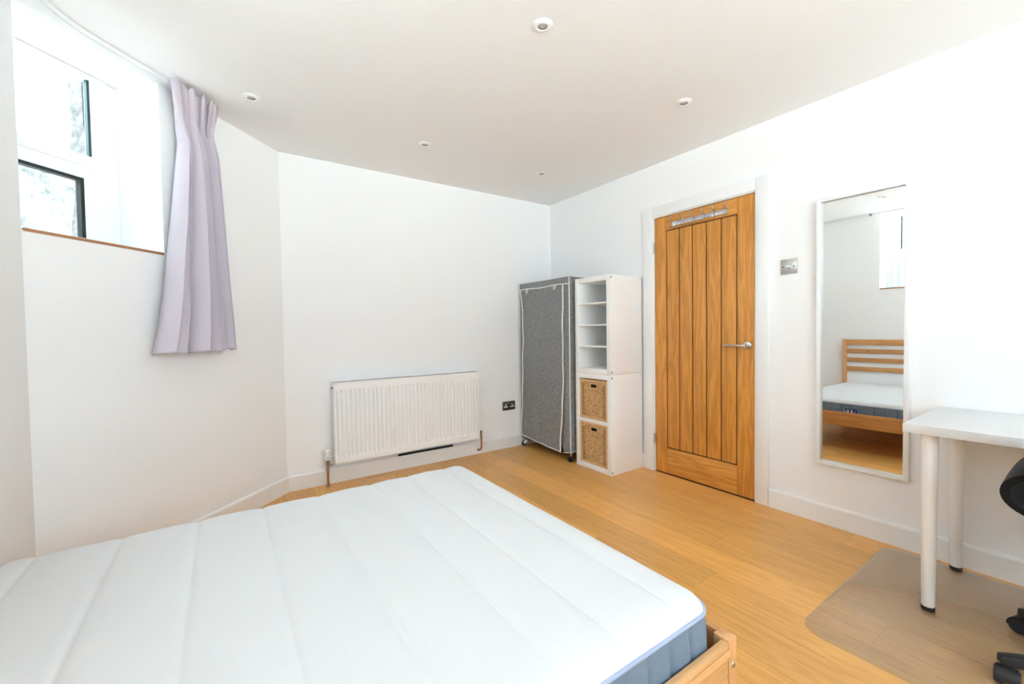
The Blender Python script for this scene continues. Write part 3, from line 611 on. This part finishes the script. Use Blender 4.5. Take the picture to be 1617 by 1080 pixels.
# front flap between the two zips, slightly proud, with a drooping hem
zl = [(1.512, -0.052), (1.43, -0.060), (1.30, -0.072), (1.0, -0.075), (0.7, -0.072), (0.5, -0.062), (0.35, -0.045), (0.2, -0.030), (0.112, -0.028)]
zr = [(1.514, -0.664), (1.40, -0.662), (1.0, -0.658), (0.6, -0.652), (0.3, -0.640), (0.072, -0.622)]
def tabz(tab, z):
    tab = sorted(tab)
    for (a, fa), (c, fc) in zip(tab, tab[1:]):
        if z <= c: return fa + (fc - fa) * (z - a) / (c - a)
    return tab[-1][1]
def flap(u, v):
    zb = 0.108 + (0.070 - 0.108) * u; z_ = 1.512 + (zb - 1.512) * v
    ya, yb = tabz(zl, max(z_, 0.112)), tabz(zr, z_); y_ = ya + (yb - ya) * u
    return (wx0 - 0.007 + 1.4 * cover_wr(y_, z_) * min(1, 6 * v) - 0.010 * v * v * u, y_, z_)
fp = B().grid(flap, 40, 80).build('front_flap', 'grey_cloth', t, smooth=True)
fm = fp.modifiers.new('thickness', 'SOLIDIFY'); fm.thickness = 0.003
def ribbon(pts_, w, nm, par=t, nrm=(-1, 0, 0), th=0.0025):
    nrm = Vector(nrm); vs = []; fs = []; pts_ = [Vector(p) for p in pts_]
    for i, p in enumerate(pts_):
        tg = (pts_[min(i + 1, len(pts_) - 1)] - pts_[max(i - 1, 0)]).normalized(); sd = tg.cross(nrm).normalized() * w / 2
        vs += [p + sd, p - sd, p - sd + nrm * th, p + sd + nrm * th]
    for i in range(len(pts_) - 1):
        for k in range(4): fs.append((i * 4 + k, i * 4 + (k + 1) % 4, i * 4 + 4 + (k + 1) % 4, i * 4 + 4 + k))
    fs += [(0, 1, 2, 3), tuple(len(vs) - 4 + i for i in (3, 2, 1, 0))]
    return B().add(vs, fs).build(nm, 'piping', par, smooth=True)
ribbon([Vector(flap(0, i / 40)) + Vector((-0.001, 0, 0)) for i in range(41)], 0.013, 'zip_tape')
ribbon([Vector(flap(1, i / 40)) + Vector((-0.001, 0, 0)) for i in range(41)], 0.017, 'zip_tape')
ribbon([Vector(flap(i / 30, 1)) + Vector((-0.001, 0, 0.003)) for i in range(31)], 0.009, 'hem_piping')
ribbon([(wx0 - 0.006, wy0 + (wy1 - wy0) * i / 20, 1.518 + 0.004 * math.sin(i * 0.5)) for i in range(21)], 0.009, 'band_piping')
for yy, nm in ((wy1, 'edge_piping'), (wy0, 'edge_piping')):
    B().tube([(wx0 - 0.002, yy, wz0), (wx0 - 0.002, yy + 0.001, 0.6), (wx0 - 0.002, yy, 1.1), (wx0 - 0.002, yy, wz1)], 0.0042, 8).build(nm, 'piping', t, smooth=True)
B().tube([(wx0 - 0.002, wy1 + 0.001, wz0), (wx0 + 0.12, wy1 - 0.001, wz0 + 0.003), (wx1, wy1 - 0.001, wz0 + 0.002)], 0.004, 8).build('hem_piping', 'piping', t, smooth=True)
B().tube([(wx0 - 0.003, -0.640, 0.072), (wx0 - 0.003, -0.69, 0.080), (wx0 - 0.003, wy1, wz0)], 0.004, 8).build('hem_piping', 'piping', t, smooth=True)
B().tube([(wx0, wy0, wz1), (wx0, (wy0 + wy1) / 2, wz1 - 0.002), (wx0, wy1, wz1), (wx0 + 0.2, wy1, wz1 - 0.004), (wx1, wy1, wz1)], 0.0035, 8).build('edge_piping', 'grey_cloth', t, smooth=True)
for yy in (-0.165, -0.570):
    ribbon([(wx0 - 0.009, yy - 0.010, 1.522), (wx0 - 0.016, yy - 0.006, 1.50), (wx0 - 0.019, yy, 1.482), (wx0 - 0.018, yy + 0.016, 1.482), (wx0 - 0.014, yy + 0.018, 1.50), (wx0 - 0.009, yy + 0.012, 1.522)], 0.007, 'tie_loop')
B().add([(wx0 - 0.012, -0.632, 0.150), (wx0 - 0.012, -0.655, 0.078), (wx0 - 0.012, -0.634, 0.072)], [(0, 1, 2), (2, 1, 0)]).build('zip_gap', 'void', t)
def castor(loc, rz):
    c = empty('castor', Vector(loc) - wloc(t), rz, t)
    B().lathe([(0.0, 0.078), (0.010, 0.078), (0.010, 0.056), (0.013, 0.054), (0.013, 0.050), (0.0, 0.050)], (0, 0, 0), (0, 0, 1), 14).build('stem', 'zinc', c, world=False, smooth=True)
    f_ = B().box(-0.018, 0.018, -0.013, 0.013, 0.046, 0.052)
    for s_ in (-1, 1): f_.add([(-0.018, s_ * 0.0125, 0.05), (0.018, s_ * 0.0125, 0.05), (0.022, s_ * 0.0125, 0.02), (0.008, s_ * 0.0125, 0.018), (-0.018, s_ * 0.0145, 0.05), (0.018, s_ * 0.0145, 0.05), (0.022, s_ * 0.0145, 0.02), (0.008, s_ * 0.0145, 0.018)], [(0, 1, 2, 3), (7, 6, 5, 4), (0, 4, 5, 1), (1, 5, 6, 2), (2, 6, 7, 3), (3, 7, 4, 0)])
    f_.build('fork', 'zinc', c, world=False)
    B().lathe([(0.006, -0.011), (0.020, -0.011), (0.0248, -0.008), (0.025, 0.0), (0.0248, 0.008), (0.020, 0.011), (0.006, 0.011)], (0.014, 0, 0.025), (0, 1, 0), 24).build('wheel', 'black', c, world=False, smooth=True)
    return c
castor((wx0 + 0.03, wy0 - 0.030, 0), R(150)); castor((wx0 + 0.03, wy1 + 0.030, 0), R(200))
castor((wx1 - 0.045, wy0 - 0.045, 0), R(120)); castor((wx1 - 0.045, wy1 + 0.045, 0), R(170))

# ------------------------------------------------------------------ white shelf cubes, one on the other
sx0, sx1, sy0, sy1 = -0.386, -0.020, -0.776, -1.163
def cube_unit(z0, z1, shelves, label, thick):
    t = tag(empty('cube_shelf', ((sx0 + sx1) / 2, (sy0 + sy1) / 2, z0)), label, 'shelf', 'white shelf cubes')
    k = 0.040
    B().box(sx0, sx1, sy1, sy1 + k, z0, z1).build('side_panel', 'shelf', t, bevel=0.0012)
    B().box(sx0, sx1, sy0 - k, sy0, z0, z1).build('side_panel', 'shelf', t, bevel=0.0012)
    B().box(sx0, sx1, sy1 + k, sy0 - k, z1 - k, z1).build('top_panel', 'shelf', t, bevel=0.0012)
    B().box(sx0, sx1, sy1 + k, sy0 - k, z0, z0 + k).build('bottom_panel', 'shelf', t, bevel=0.0012)
    B().box(sx1 - 0.008, sx1 - 0.003, sy1 + k, sy0 - k, z0 + k, z1 - k).build('back_panel', 'shelf', t)
    for zz in shelves: B().box(sx0 + (0.004 if thick < 0.02 else 0), sx1 - 0.008, sy1 + k + 0.0005, sy0 - k - 0.0005, zz - thick / 2, zz + thick / 2).build('inner_shelf', 'shelf', t, bevel=0.001)
    for zz in (z0 + 0.022, z1 - 0.022):
        B().lathe([(0.0, 0), (0.0085, 0), (0.0075, 0.0015), (0, 0.0018)], (sx0 + 0.011, sy1, zz), (0, -1, 0), 16).build('cap', 'cap', t, smooth=True)
        B().lathe([(0.0, 0), (0.0035, 0), (0.003, 0.001), (0, 0.0012)], (sx1 - 0.02, sy1, zz), (0, -1, 0), 10).build('cap', 'cap', t, smooth=True)
    return t
cube_unit(0.776, 1.548, (1.337, 1.164, 0.992), 'upper white shelf cube with three thin shelves, empty', 0.011)
cube_unit(0.0, 0.7745, (0.392,), 'lower white shelf cube holding two wicker baskets', 0.030)
def basket(z0, z1, label):
    ya, yb = sy0 - 0.046, sy1 + 0.046; xa, xb_ = sx0 + 0.010, sx1 - 0.03
    t = tag(empty('wicker_basket', ((xa + xb_) / 2, (ya + yb) / 2, z0)), label, 'basket', 'wicker baskets')
    hy0, hy1, hz0, hz1 = -0.940, -1.008, z1 - 0.062, z1 - 0.030
    hole = lambda u, v: hy1 < ya + (yb - ya) * u < hy0 and hz0 < z0 + (z1 - z0) * v < hz1
    NU, NR = 34, 46
    def wv(u, v, wdt):
        c = u * NU * (wdt / 0.3); r = v * NR
        return 0.0050 * abs(math.sin(math.pi * r)) * (0.55 + 0.45 * math.sin(math.pi * c + math.pi * (int(r) % 2)))
    def front(u, v):
        e = 0.0
        return (xa - wv(u, v, 0.3) , ya + (yb - ya) * u, z0 + (z1 - z0) * v)
    b = B().grid(front, NU * 4, NR * 4, skip=hole)
    b.build('front_weave', 'rattan', t, smooth=True, angle=80)
    b = B().grid(lambda u, v: (xa + (xb_ - xa) * u, yb - wv(u, v, 0.3) * 0.5 + 0.002, z0 + (z1 - z0) * v), NU * 2, NR * 2)
    b.grid(lambda u, v: (xa + (xb_ - xa) * u, ya + wv(u, v, 0.3) * 0.5 - 0.002, z0 + (z1 - z0) * v), NU * 2, NR * 2)
    b.grid(lambda u, v: (xb_, ya + (yb - ya) * u, z0 + (z1 - z0) * v), 8, 8)
    b.grid(lambda u, v: (xa + (xb_ - xa) * u, ya + (yb - ya) * v, z0 + 0.004), 8, 8)
    b.build('side_weave', 'rattan', t, smooth=True, angle=80)
    # black dashes standing in for the shaded gaps between the wickers near both edges
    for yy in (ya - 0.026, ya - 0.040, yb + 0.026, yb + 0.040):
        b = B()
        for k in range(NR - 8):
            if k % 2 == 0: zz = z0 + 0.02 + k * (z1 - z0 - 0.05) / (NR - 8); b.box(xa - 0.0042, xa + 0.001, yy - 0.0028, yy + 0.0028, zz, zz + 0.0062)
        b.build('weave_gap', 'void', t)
    for zz, rr in ((z1 - 0.006, 0.0085), (z0 + 0.009, 0.0085)):
        b = B().tube([(xa - 0.002, ya - 0.004, zz), (xa - 0.002, yb + 0.004, zz), (xb_, yb + 0.004, zz), (xb_, ya - 0.004, zz)], rr, 10, closed=True)
        b.build('rim', 'rattan_rim', t, smooth=True, angle=60)
    for yy in (ya - 0.006, yb + 0.006): B().tube([(xa - 0.001, yy, z0 + 0.008), (xa - 0.001, yy, z1 - 0.008)], 0.0075, 8).build('corner_post', 'rattan_rim', t, smooth=True)
    B().tube([(xa - 0.003, hy0, hz0), (xa - 0.003, hy1, hz0), (xa - 0.003, hy1, hz1), (xa - 0.003, hy0, hz1)], 0.004, 8, closed=True).build('grip_rim', 'rattan_rim', t, smooth=True, angle=60)
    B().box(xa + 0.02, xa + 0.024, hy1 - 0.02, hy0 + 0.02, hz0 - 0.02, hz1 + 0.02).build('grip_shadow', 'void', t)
basket(0.4085, 0.722, 'wicker basket in the upper compartment of the lower cube')
basket(0.0415, 0.372, 'wicker basket in the bottom compartment next to the floor')

# ------------------------------------------------------------------ bed
bx0, bx1, by0, by1 = WX + 0.003, -1.778, -1.425, -2.847     # head, foot, far, near
t = tag(empty('bed_frame', ((bx0 + bx1) / 2, (by0 + by1) / 2, 0)), 'pine bed frame with a slatted headboard under the white mattress', 'bed')
RT = 0.357
for yy in ((by1, by1 + 0.042), (by0 - 0.042, by0)):
    B().box(bx1 - 0.036, bx1, yy[0], yy[1], 0, RT).build('foot_post', 'pine_z', t, bevel=0.003)
    B().box(bx0, bx0 + 0.026, yy[0], yy[1], 0, 0.968).build('head_post', 'pine_z', t, bevel=0.003)
for ya, out in ((by1, -1), (by0, 1)):
    yo = ya; yi = ya - out * 0.020
    B().box(bx0 + 0.042, bx1 - 0.0365, yo - out * 0.002, yi, RT - 0.130, RT - 0.004).build('side_rail', 'pine_x', t, bevel=0.002)
    B().box(bx0 + 0.042, bx1 - 0.0365, yo - out * 0.0018, yo + out * 0.004, RT - 0.042, RT - 0.020).build('rail_strip', 'pine_x', t, bevel=0.0015)
    B().box(bx0 + 0.042, bx1 - 0.05, yi - out * 0.024, yi - out * 0.0005, RT - 0.128, RT - 0.10).build('slat_ledge', 'pine_x', t)
B().box(bx1 - 0.020, bx1 - 0.003, by1 + 0.0425, by0 - 0.0425, RT - 0.126, RT - 0.002).build('foot_rail', 'pine_y', t, bevel=0.002)
B().box(bx1 - 0.003, bx1 + 0.004, by1 + 0.0425, by0 - 0.0425, RT - 0.034, RT - 0.002).build('rail_strip', 'pine_y', t, bevel=0.002)
for za, zb in ((0.900, 0.965), (0.803, 0.852), (0.698, 0.748), (0.590, 0.643), (0.30, 0.42)):
    B().box(bx0 + 0.004, bx0 + 0.022, by1 + 0.0425, by0 - 0.0425, za, zb).build('headboard_slat', 'pine_y', t, bevel=0.003)
for k in range(13):
    xx = bx0 + 0.09 + k * 0.118
    B().box(xx, xx + 0.068, by1 + 0.023, by0 - 0.023, RT - 0.0995, RT - 0.084).build('bed_slat', 'pine_y', t, bevel=0.002)
for xx in (bx1 - 0.018, bx0 + 0.02):
    B().lathe([(0.0, 0.0), (0.0075, 0.0), (0.0065, 0.0025), (0.003, 0.003), (0.0, 0.002)], (xx, by1, 0.292), (0, -1, 0), 14).build('screw', 'zinc', t, smooth=True)

# ------------------------------------------------------------------ mattress
mx0, mx1, my0_, my1_ = bx0 + 0.036, -1.822, -1.462, -2.812
MZ0, MZB, MZT = 0.275, 0.428, 0.462
t = tag(empty('mattress', ((mx0 + mx1) / 2, (my0_ + my1_) / 2, MZ0)), 'white quilted mattress with a blue-grey side band on the pine bed', 'mattress')
CR = 0.060
def rrect(x0, x1, y0, y1, r, n=8):
    pts = []
    for cx_, cy_, a0 in ((x1 - r, y1 - r, 0), (x0 + r, y1 - r, 90), (x0 + r, y0 + r, 180), (x1 - r, y0 + r, 270)):
        for i in range(n + 1): a = R(a0 + 90 * i / n); pts.append((cx_ + r * math.cos(a), cy_ + r * math.sin(a)))
    return pts
seams = [-3.312, -3.115, -2.912, -2.712, -2.508, -2.295, -2.128, -1.938]
MR = 0.075
def top_h(x_, y_):
    e = min(x_ - mx0, mx1 - x_, y_ - my1_, my0_ - y_)
    w = min(1.0, max(0.0, e / MR)); z = MZB + (MZT - MZB) * math.sqrt(max(0, 1 - (1 - w) ** 2))
    g_ = min(abs(x_ - s) for s in seams + [mx0, mx1])
    z += 0.0055 * (1 - math.exp(-(g_ / 0.011) ** 1.2)) * min(1, e / 0.02) - 0.0055 + 0.003 * min(1, g_ / 0.1)
    z += 0.0012 * math.sin(9 * x_ + 3 * y_) * math.sin(7 * y_)
    return z
xs = sorted(set([round(mx0 + (mx1 - mx0) * i / 90, 4) for i in range(91)] + [round(mx0 + MR * (1 - math.cos(math.pi / 2 * i / 8)), 4) for i in range(9)] + [round(mx1 - MR * (1 - math.cos(math.pi / 2 * i / 8)), 4) for i in range(9)] + [round(s + k * 0.005, 4) for s in seams for k in range(-4, 5)]))
ys = sorted(set([round(my1_ + (my0_ - my1_) * i / 60, 4) for i in range(61)] + [round(my1_ + MR * (1 - math.cos(math.pi / 2 * i / 8)), 4) for i in range(9)] + [round(my0_ - MR * (1 - math.cos(math.pi / 2 * i / 8)), 4) for i in range(9)]))
def round_corner(x_, y_, r=CR):
    """pull grid points of the square into a rounded rectangle"""
    cx_ = min(max(x_, mx0 + r), mx1 - r); cy_ = min(max(y_, my1_ + r), my0_ - r); dx, dy = x_ - cx_, y_ - cy_
    if dx == 0 or dy == 0: return x_, y_
    m_ = max(abs(dx), abs(dy)); L_ = math.hypot(dx, dy); k_ = m_ / L_
    return cx_ + dx * k_, cy_ + dy * k_
b = B(); nx, ny = len(xs), len(ys); vs = []
for y_ in ys:
    for x_ in xs:
        X, Y = round_corner(x_, y_); vs.append((X, Y, top_h(x_, y_)))
b.add(vs, [(j * nx + i, j * nx + i + 1, (j + 1) * nx + i + 1, (j + 1) * nx + i) for j in range(ny - 1) for i in range(nx - 1)])
b.build('top_cover', 'mattress', t, smooth=True, angle=80)
outl = rrect(mx0, mx1, my1_, my0_, CR, 10)
dense = []
for i, p in enumerate(outl):
    q = outl[(i + 1) % len(outl)]; L_ = math.hypot(q[0] - p[0], q[1] - p[1]); n_ = max(1, int(L_ / 0.007))
    dense += [(p[0] + (q[0] - p[0]) * k / n_, p[1] + (q[1] - p[1]) * k / n_) for k in range(n_)]
cxm, cym = (mx0 + mx1) / 2, (my0_ + my1_) / 2
b = B(); vs = []; lv = [0, 0.08, 0.2, 0.35, 0.5, 0.65, 0.8, 0.92, 1.0]
N_ = len(dense)
for v in lv:
    for i, (px, py) in enumerate(dense):
        a = dense[i - 1]; c = dense[(i + 1) % N_]; tg = Vector((c[0] - a[0], c[1] - a[1])).normalized(); nn = Vector((tg.y, -tg.x))
        arc = px if abs(nn.y) > abs(nn.x) else py
        g_ = abs(((arc + 0.0) / 0.077) % 1.0 - 0.5) * 0.077 * 2
        puff = 0.008 * (4 * v * (1 - v)) + (0.009 * min(1, (0.077 - g_) / 0.018) - 0.009) * (1 if 0 < v < 1 else 0)
        vs.append((px + nn.x * puff, py + nn.y * puff, MZ0 + (MZB - 0.006 - MZ0) * v))
for k in range(len(lv) - 1):
    for i in range(N_): j = (i + 1) % N_; b_ = k * N_; b.f.append((b_ + i, b_ + j, b_ + N_ + j, b_ + N_ + i))
b.v = vs; b.f.append(tuple(range(N_ - 1, -1, -1)))
b.build('side_band', 'band', t, smooth=True, angle=70)
B().tube([(px, py, MZB - 0.002) for px, py in dense], 0.0052, 8, closed=True).build('piping', 'bluepipe', t, smooth=True, angle=80)
lb_ = B().box(mx1 - 0.004, mx1 + 0.0085, -2.045, -1.946, 0.330, 0.385).build('label', 'tag', t); lb_['label'] = 'small blue label with white marks'
for k, (ya, yb, za, zb) in enumerate(((-1.985, -1.969, 0.338, 0.377), (-2.012, -1.998, 0.338, 0.377), (-1.951, -1.947, 0.332, 0.383), (-1.963, -1.957, 0.345, 0.370), (-2.032, -2.026, 0.345, 0.370))):
    B().box(mx1 + 0.0084, mx1 + 0.0092, ya, yb, za, zb).build('print', 'tagmark' if k < 3 else 'bluepipe', lb_)

# ------------------------------------------------------------------ desk
dx0, dx1, dy0, dy1, dz = -0.600, -0.006, -2.888, -3.888, 0.740
t = tag(empty('desk', ((dx0 + dx1) / 2, (dy0 + dy1) / 2, 0)), 'plain white desk with round white legs against the wall below the mirror edge', 'desk')
B().box(dx0, dx1, dy1, dy0, dz - 0.034, dz).build('desk_top', 'desk', t, bevel=0.0012)
for lx, ly in ((-0.548, -2.958), (-0.070, -2.958), (-0.548, -3.818), (-0.070, -3.818)):
    lg = B().lathe([(0.0, 0.020), (0.0195, 0.020), (0.0205, 0.022), (0.0255, 0.60), (0.026, dz - 0.036), (0.0, dz - 0.036)][0:], (lx, ly, 0), (0, 0, 1), 28).build('leg', 'leg', t, smooth=True)
    B().lathe([(0.017, 0.004), (0.021, 0.006), (0.0212, 0.019), (0.0205, 0.0205), (0.0, 0.0205)], (lx, ly, 0), (0, 0, 1), 24).build('foot', 'black', lg, smooth=True)
    B().box(lx - 0.03, lx + 0.03, ly - 0.03, ly + 0.03, dz - 0.0362, dz - 0.034).build('mounting_plate', 'leg', lg)

# ------------------------------------------------------------------ chair mat
mp_ = rrect(-1.066, -0.045, -3.90, -2.700, 0.085, 10)
tag(B().prism(mp_, 0.0006, 0.0036).build('chair_mat', 'mat', None, bevel=0.0008), 'clear plastic chair mat with rounded corners on the oak floor under the desk', 'floor mat')

# ------------------------------------------------------------------ office chair
ccx, ccy = -0.640, -3.450; FZ = 0.0036
t = tag(empty('office_chair', (ccx, ccy, FZ)), 'black office swivel chair with five castors tucked under the white desk', 'chair')
def rot2(x_, y_, a): return (ccx + x_ * math.cos(a) - y_ * math.sin(a), ccy + x_ * math.sin(a) + y_ * math.cos(a))
def seatf(z_off, k):
    def f_(u, v):
        a = 2 * math.pi * u; n_ = 2.6
        ca, sa = math.cos(a), math.sin(a); r = 1 / ((abs(ca) ** n_ + abs(sa) ** n_) ** (1 / n_))
        ph = math.pi * (v - 0.5); rad = max(0.0, math.cos(ph)) ** 0.62
        hh = math.copysign(abs(math.sin(ph)) ** 0.9, math.sin(ph))
        x_, y_ = 0.24 * r * ca * rad, 0.225 * r * sa * rad
        side = abs(y_) / 0.225
        z = z_off + 0.045 * hh + 0.012 * side ** 2.5
        return (ccx + x_, ccy + y_, z)
    return f_
B().grid(seatf(0.488, 1), 56, 24).build('seat', 'chair_cloth', t, smooth=True, angle=80)
for sg in (1, -1):                            # curved side shells that serve as armrests
    b = B(); nA, nX = 20, 10; vs = []
    for i in range(nX + 1):
        xx = ccx - 0.17 + 0.34 * i / nX; e_ = 1 - 0.25 * (2 * i / nX - 1) ** 4
        for j in range(nA + 1):
            an = R(-105 + 215 * j / nA)
            for rr in (0.096, 0.074): vs.append((xx, ccy + sg * (0.186 + rr * math.cos(an) * (1.0 if math.cos(an) > 0 else 0.8)), 0.603 + rr * e_ * math.sin(an)))
    w_ = (nA + 1) * 2
    for i in range(nX):
        for j in range(nA):
            p_ = i * w_ + j * 2; b.f += [(p_, p_ + 2, p_ + w_ + 2, p_ + w_), (p_ + 1, p_ + w_ + 1, p_ + w_ + 3, p_ + 3)]
        b.f += [(i * w_, i * w_ + w_, i * w_ + w_ + 1, i * w_ + 1), (i * w_ + w_ - 2, i * w_ + w_ - 1, i * w_ + 2 * w_ - 1, i * w_ + 2 * w_ - 2)]
    for j in range(nA):
        for p_ in (j * 2, nX * w_ + j * 2): b.f.append((p_, p_ + 1, p_ + 3, p_ + 2))
    b.v = vs; b.build('armrest', 'chair_cloth', t, smooth=True, angle=50)
def backf(u, v):
    a = 2 * math.pi * u; n_ = 3.0; ca, sa = math.cos(a), math.sin(a); r = 1 / ((abs(ca) ** n_ + abs(sa) ** n_) ** (1 / n_))
    ph = math.pi * (v - 0.5); rad = max(0.0, math.cos(ph)) ** 0.45
    y_ = 0.205 * r * ca * rad; zz = 0.27 * r * sa * rad
    return (ccx - 0.285 - 0.035 * math.sin(ph) - 0.12 * (zz + 0.27) + 0.6 * y_ * y_, ccy + y_, 0.87 + zz)
B().grid(backf, 48, 20).build('backrest', 'chair_cloth', t, smooth=True, angle=80)
B().tube([(ccx - 0.05, ccy, 0.43), (ccx - 0.22, ccy, 0.425), (ccx - 0.31, ccy, 0.47), (ccx - 0.345, ccy, 0.60), (ccx - 0.365, ccy, 0.80)], 0.022, 12).build('back_bar', 'black', t, smooth=True)
B().box(ccx - 0.10, ccx + 0.10, ccy - 0.075, ccy + 0.075, 0.40, 0.437).build('mechanism', 'black', t, bevel=0.01)
B().lathe([(0.0, 0.075), (0.032, 0.075), (0.030, 0.20), (0.026, 0.21), (0.026, 0.24), (0.014, 0.24), (0.014, 0.41), (0.0, 0.41)], (ccx, ccy, 0), (0, 0, 1), 20).build('gas_lift', 'black', t, smooth=True)
B().lathe([(0.0, 0.062), (0.045, 0.062), (0.048, 0.105), (0.036, 0.125), (0.0, 0.125)], (ccx, ccy, 0), (0, 0, 1), 24).build('hub', 'black', t, smooth=True)
RB = 0.315; A0 = R(90 + 36 - 3)
for k in range(5):
    a = A0 + k * R(72) + R(2)
    vs = []
    for r_, wd, z0_, z1_ in ((0.03, 0.026, 0.066, 0.112), (0.15, 0.022, 0.064, 0.106), (RB - 0.005, 0.017, 0.062, 0.094), (RB + 0.020, 0.014, 0.064, 0.090)):
        for dy_, z in ((-wd, z0_), (wd, z0_), (wd * 0.8, z1_), (-wd * 0.8, z1_)):
            px, py = rot2(r_, dy_, a); vs.append((px, py, z))
    fs = [(3, 2, 1, 0), (12, 13, 14, 15)]
    for i in range(3):
        for j in range(4): fs.append((i * 4 + j, i * 4 + (j + 1) % 4, i * 4 + 4 + (j + 1) % 4, i * 4 + 4 + j))
    B().add(vs, fs).build('base_arm', 'black', t, bevel=0.004)
    px, py = rot2(RB, 0, a); ca_ = a + R((60, -65, 40, 110, 20)[k])
    c = empty('castor', Vector((px, py, FZ)) - wloc(t), ca_, t)
    for s_ in (-1, 1):
        B().lathe([(0.006, 0.0), (0.0245, 0.0), (0.0262, 0.003), (0.0262, 0.015), (0.023, 0.020), (0.0, 0.021)], (0.012, s_ * 0.008, 0.0262), (0, s_, 0), 26).build('wheel', 'black', c, world=False, smooth=True)
    hood = B(); vs = []; fs = []
    for i in range(13):
        w_ = R(-10 + 190 * i / 12)
        for rr in (0.0275, 0.0305):
            for yy in (-0.024, 0.024): vs.append((0.012 + rr * math.cos(w_), yy, 0.0262 + rr * math.sin(w_)))
    for i in range(12):
        q_ = i * 4; fs += [(q_, q_ + 1, q_ + 5, q_ + 4), (q_ + 2, q_ + 6, q_ + 7, q_ + 3), (q_, q_ + 4, q_ + 6, q_ + 2), (q_ + 1, q_ + 3, q_ + 7, q_ + 5)]
    fs += [(0, 2, 3, 1), (48, 49, 51, 50)]
    hood.add(vs, fs).build('hood', 'black', c, world=False, smooth=True)
    B().cyl((0, 0, 0.045), (0, 0, 0.070), 0.0075, 10).build('stem', 'zinc', c, world=False, smooth=True)
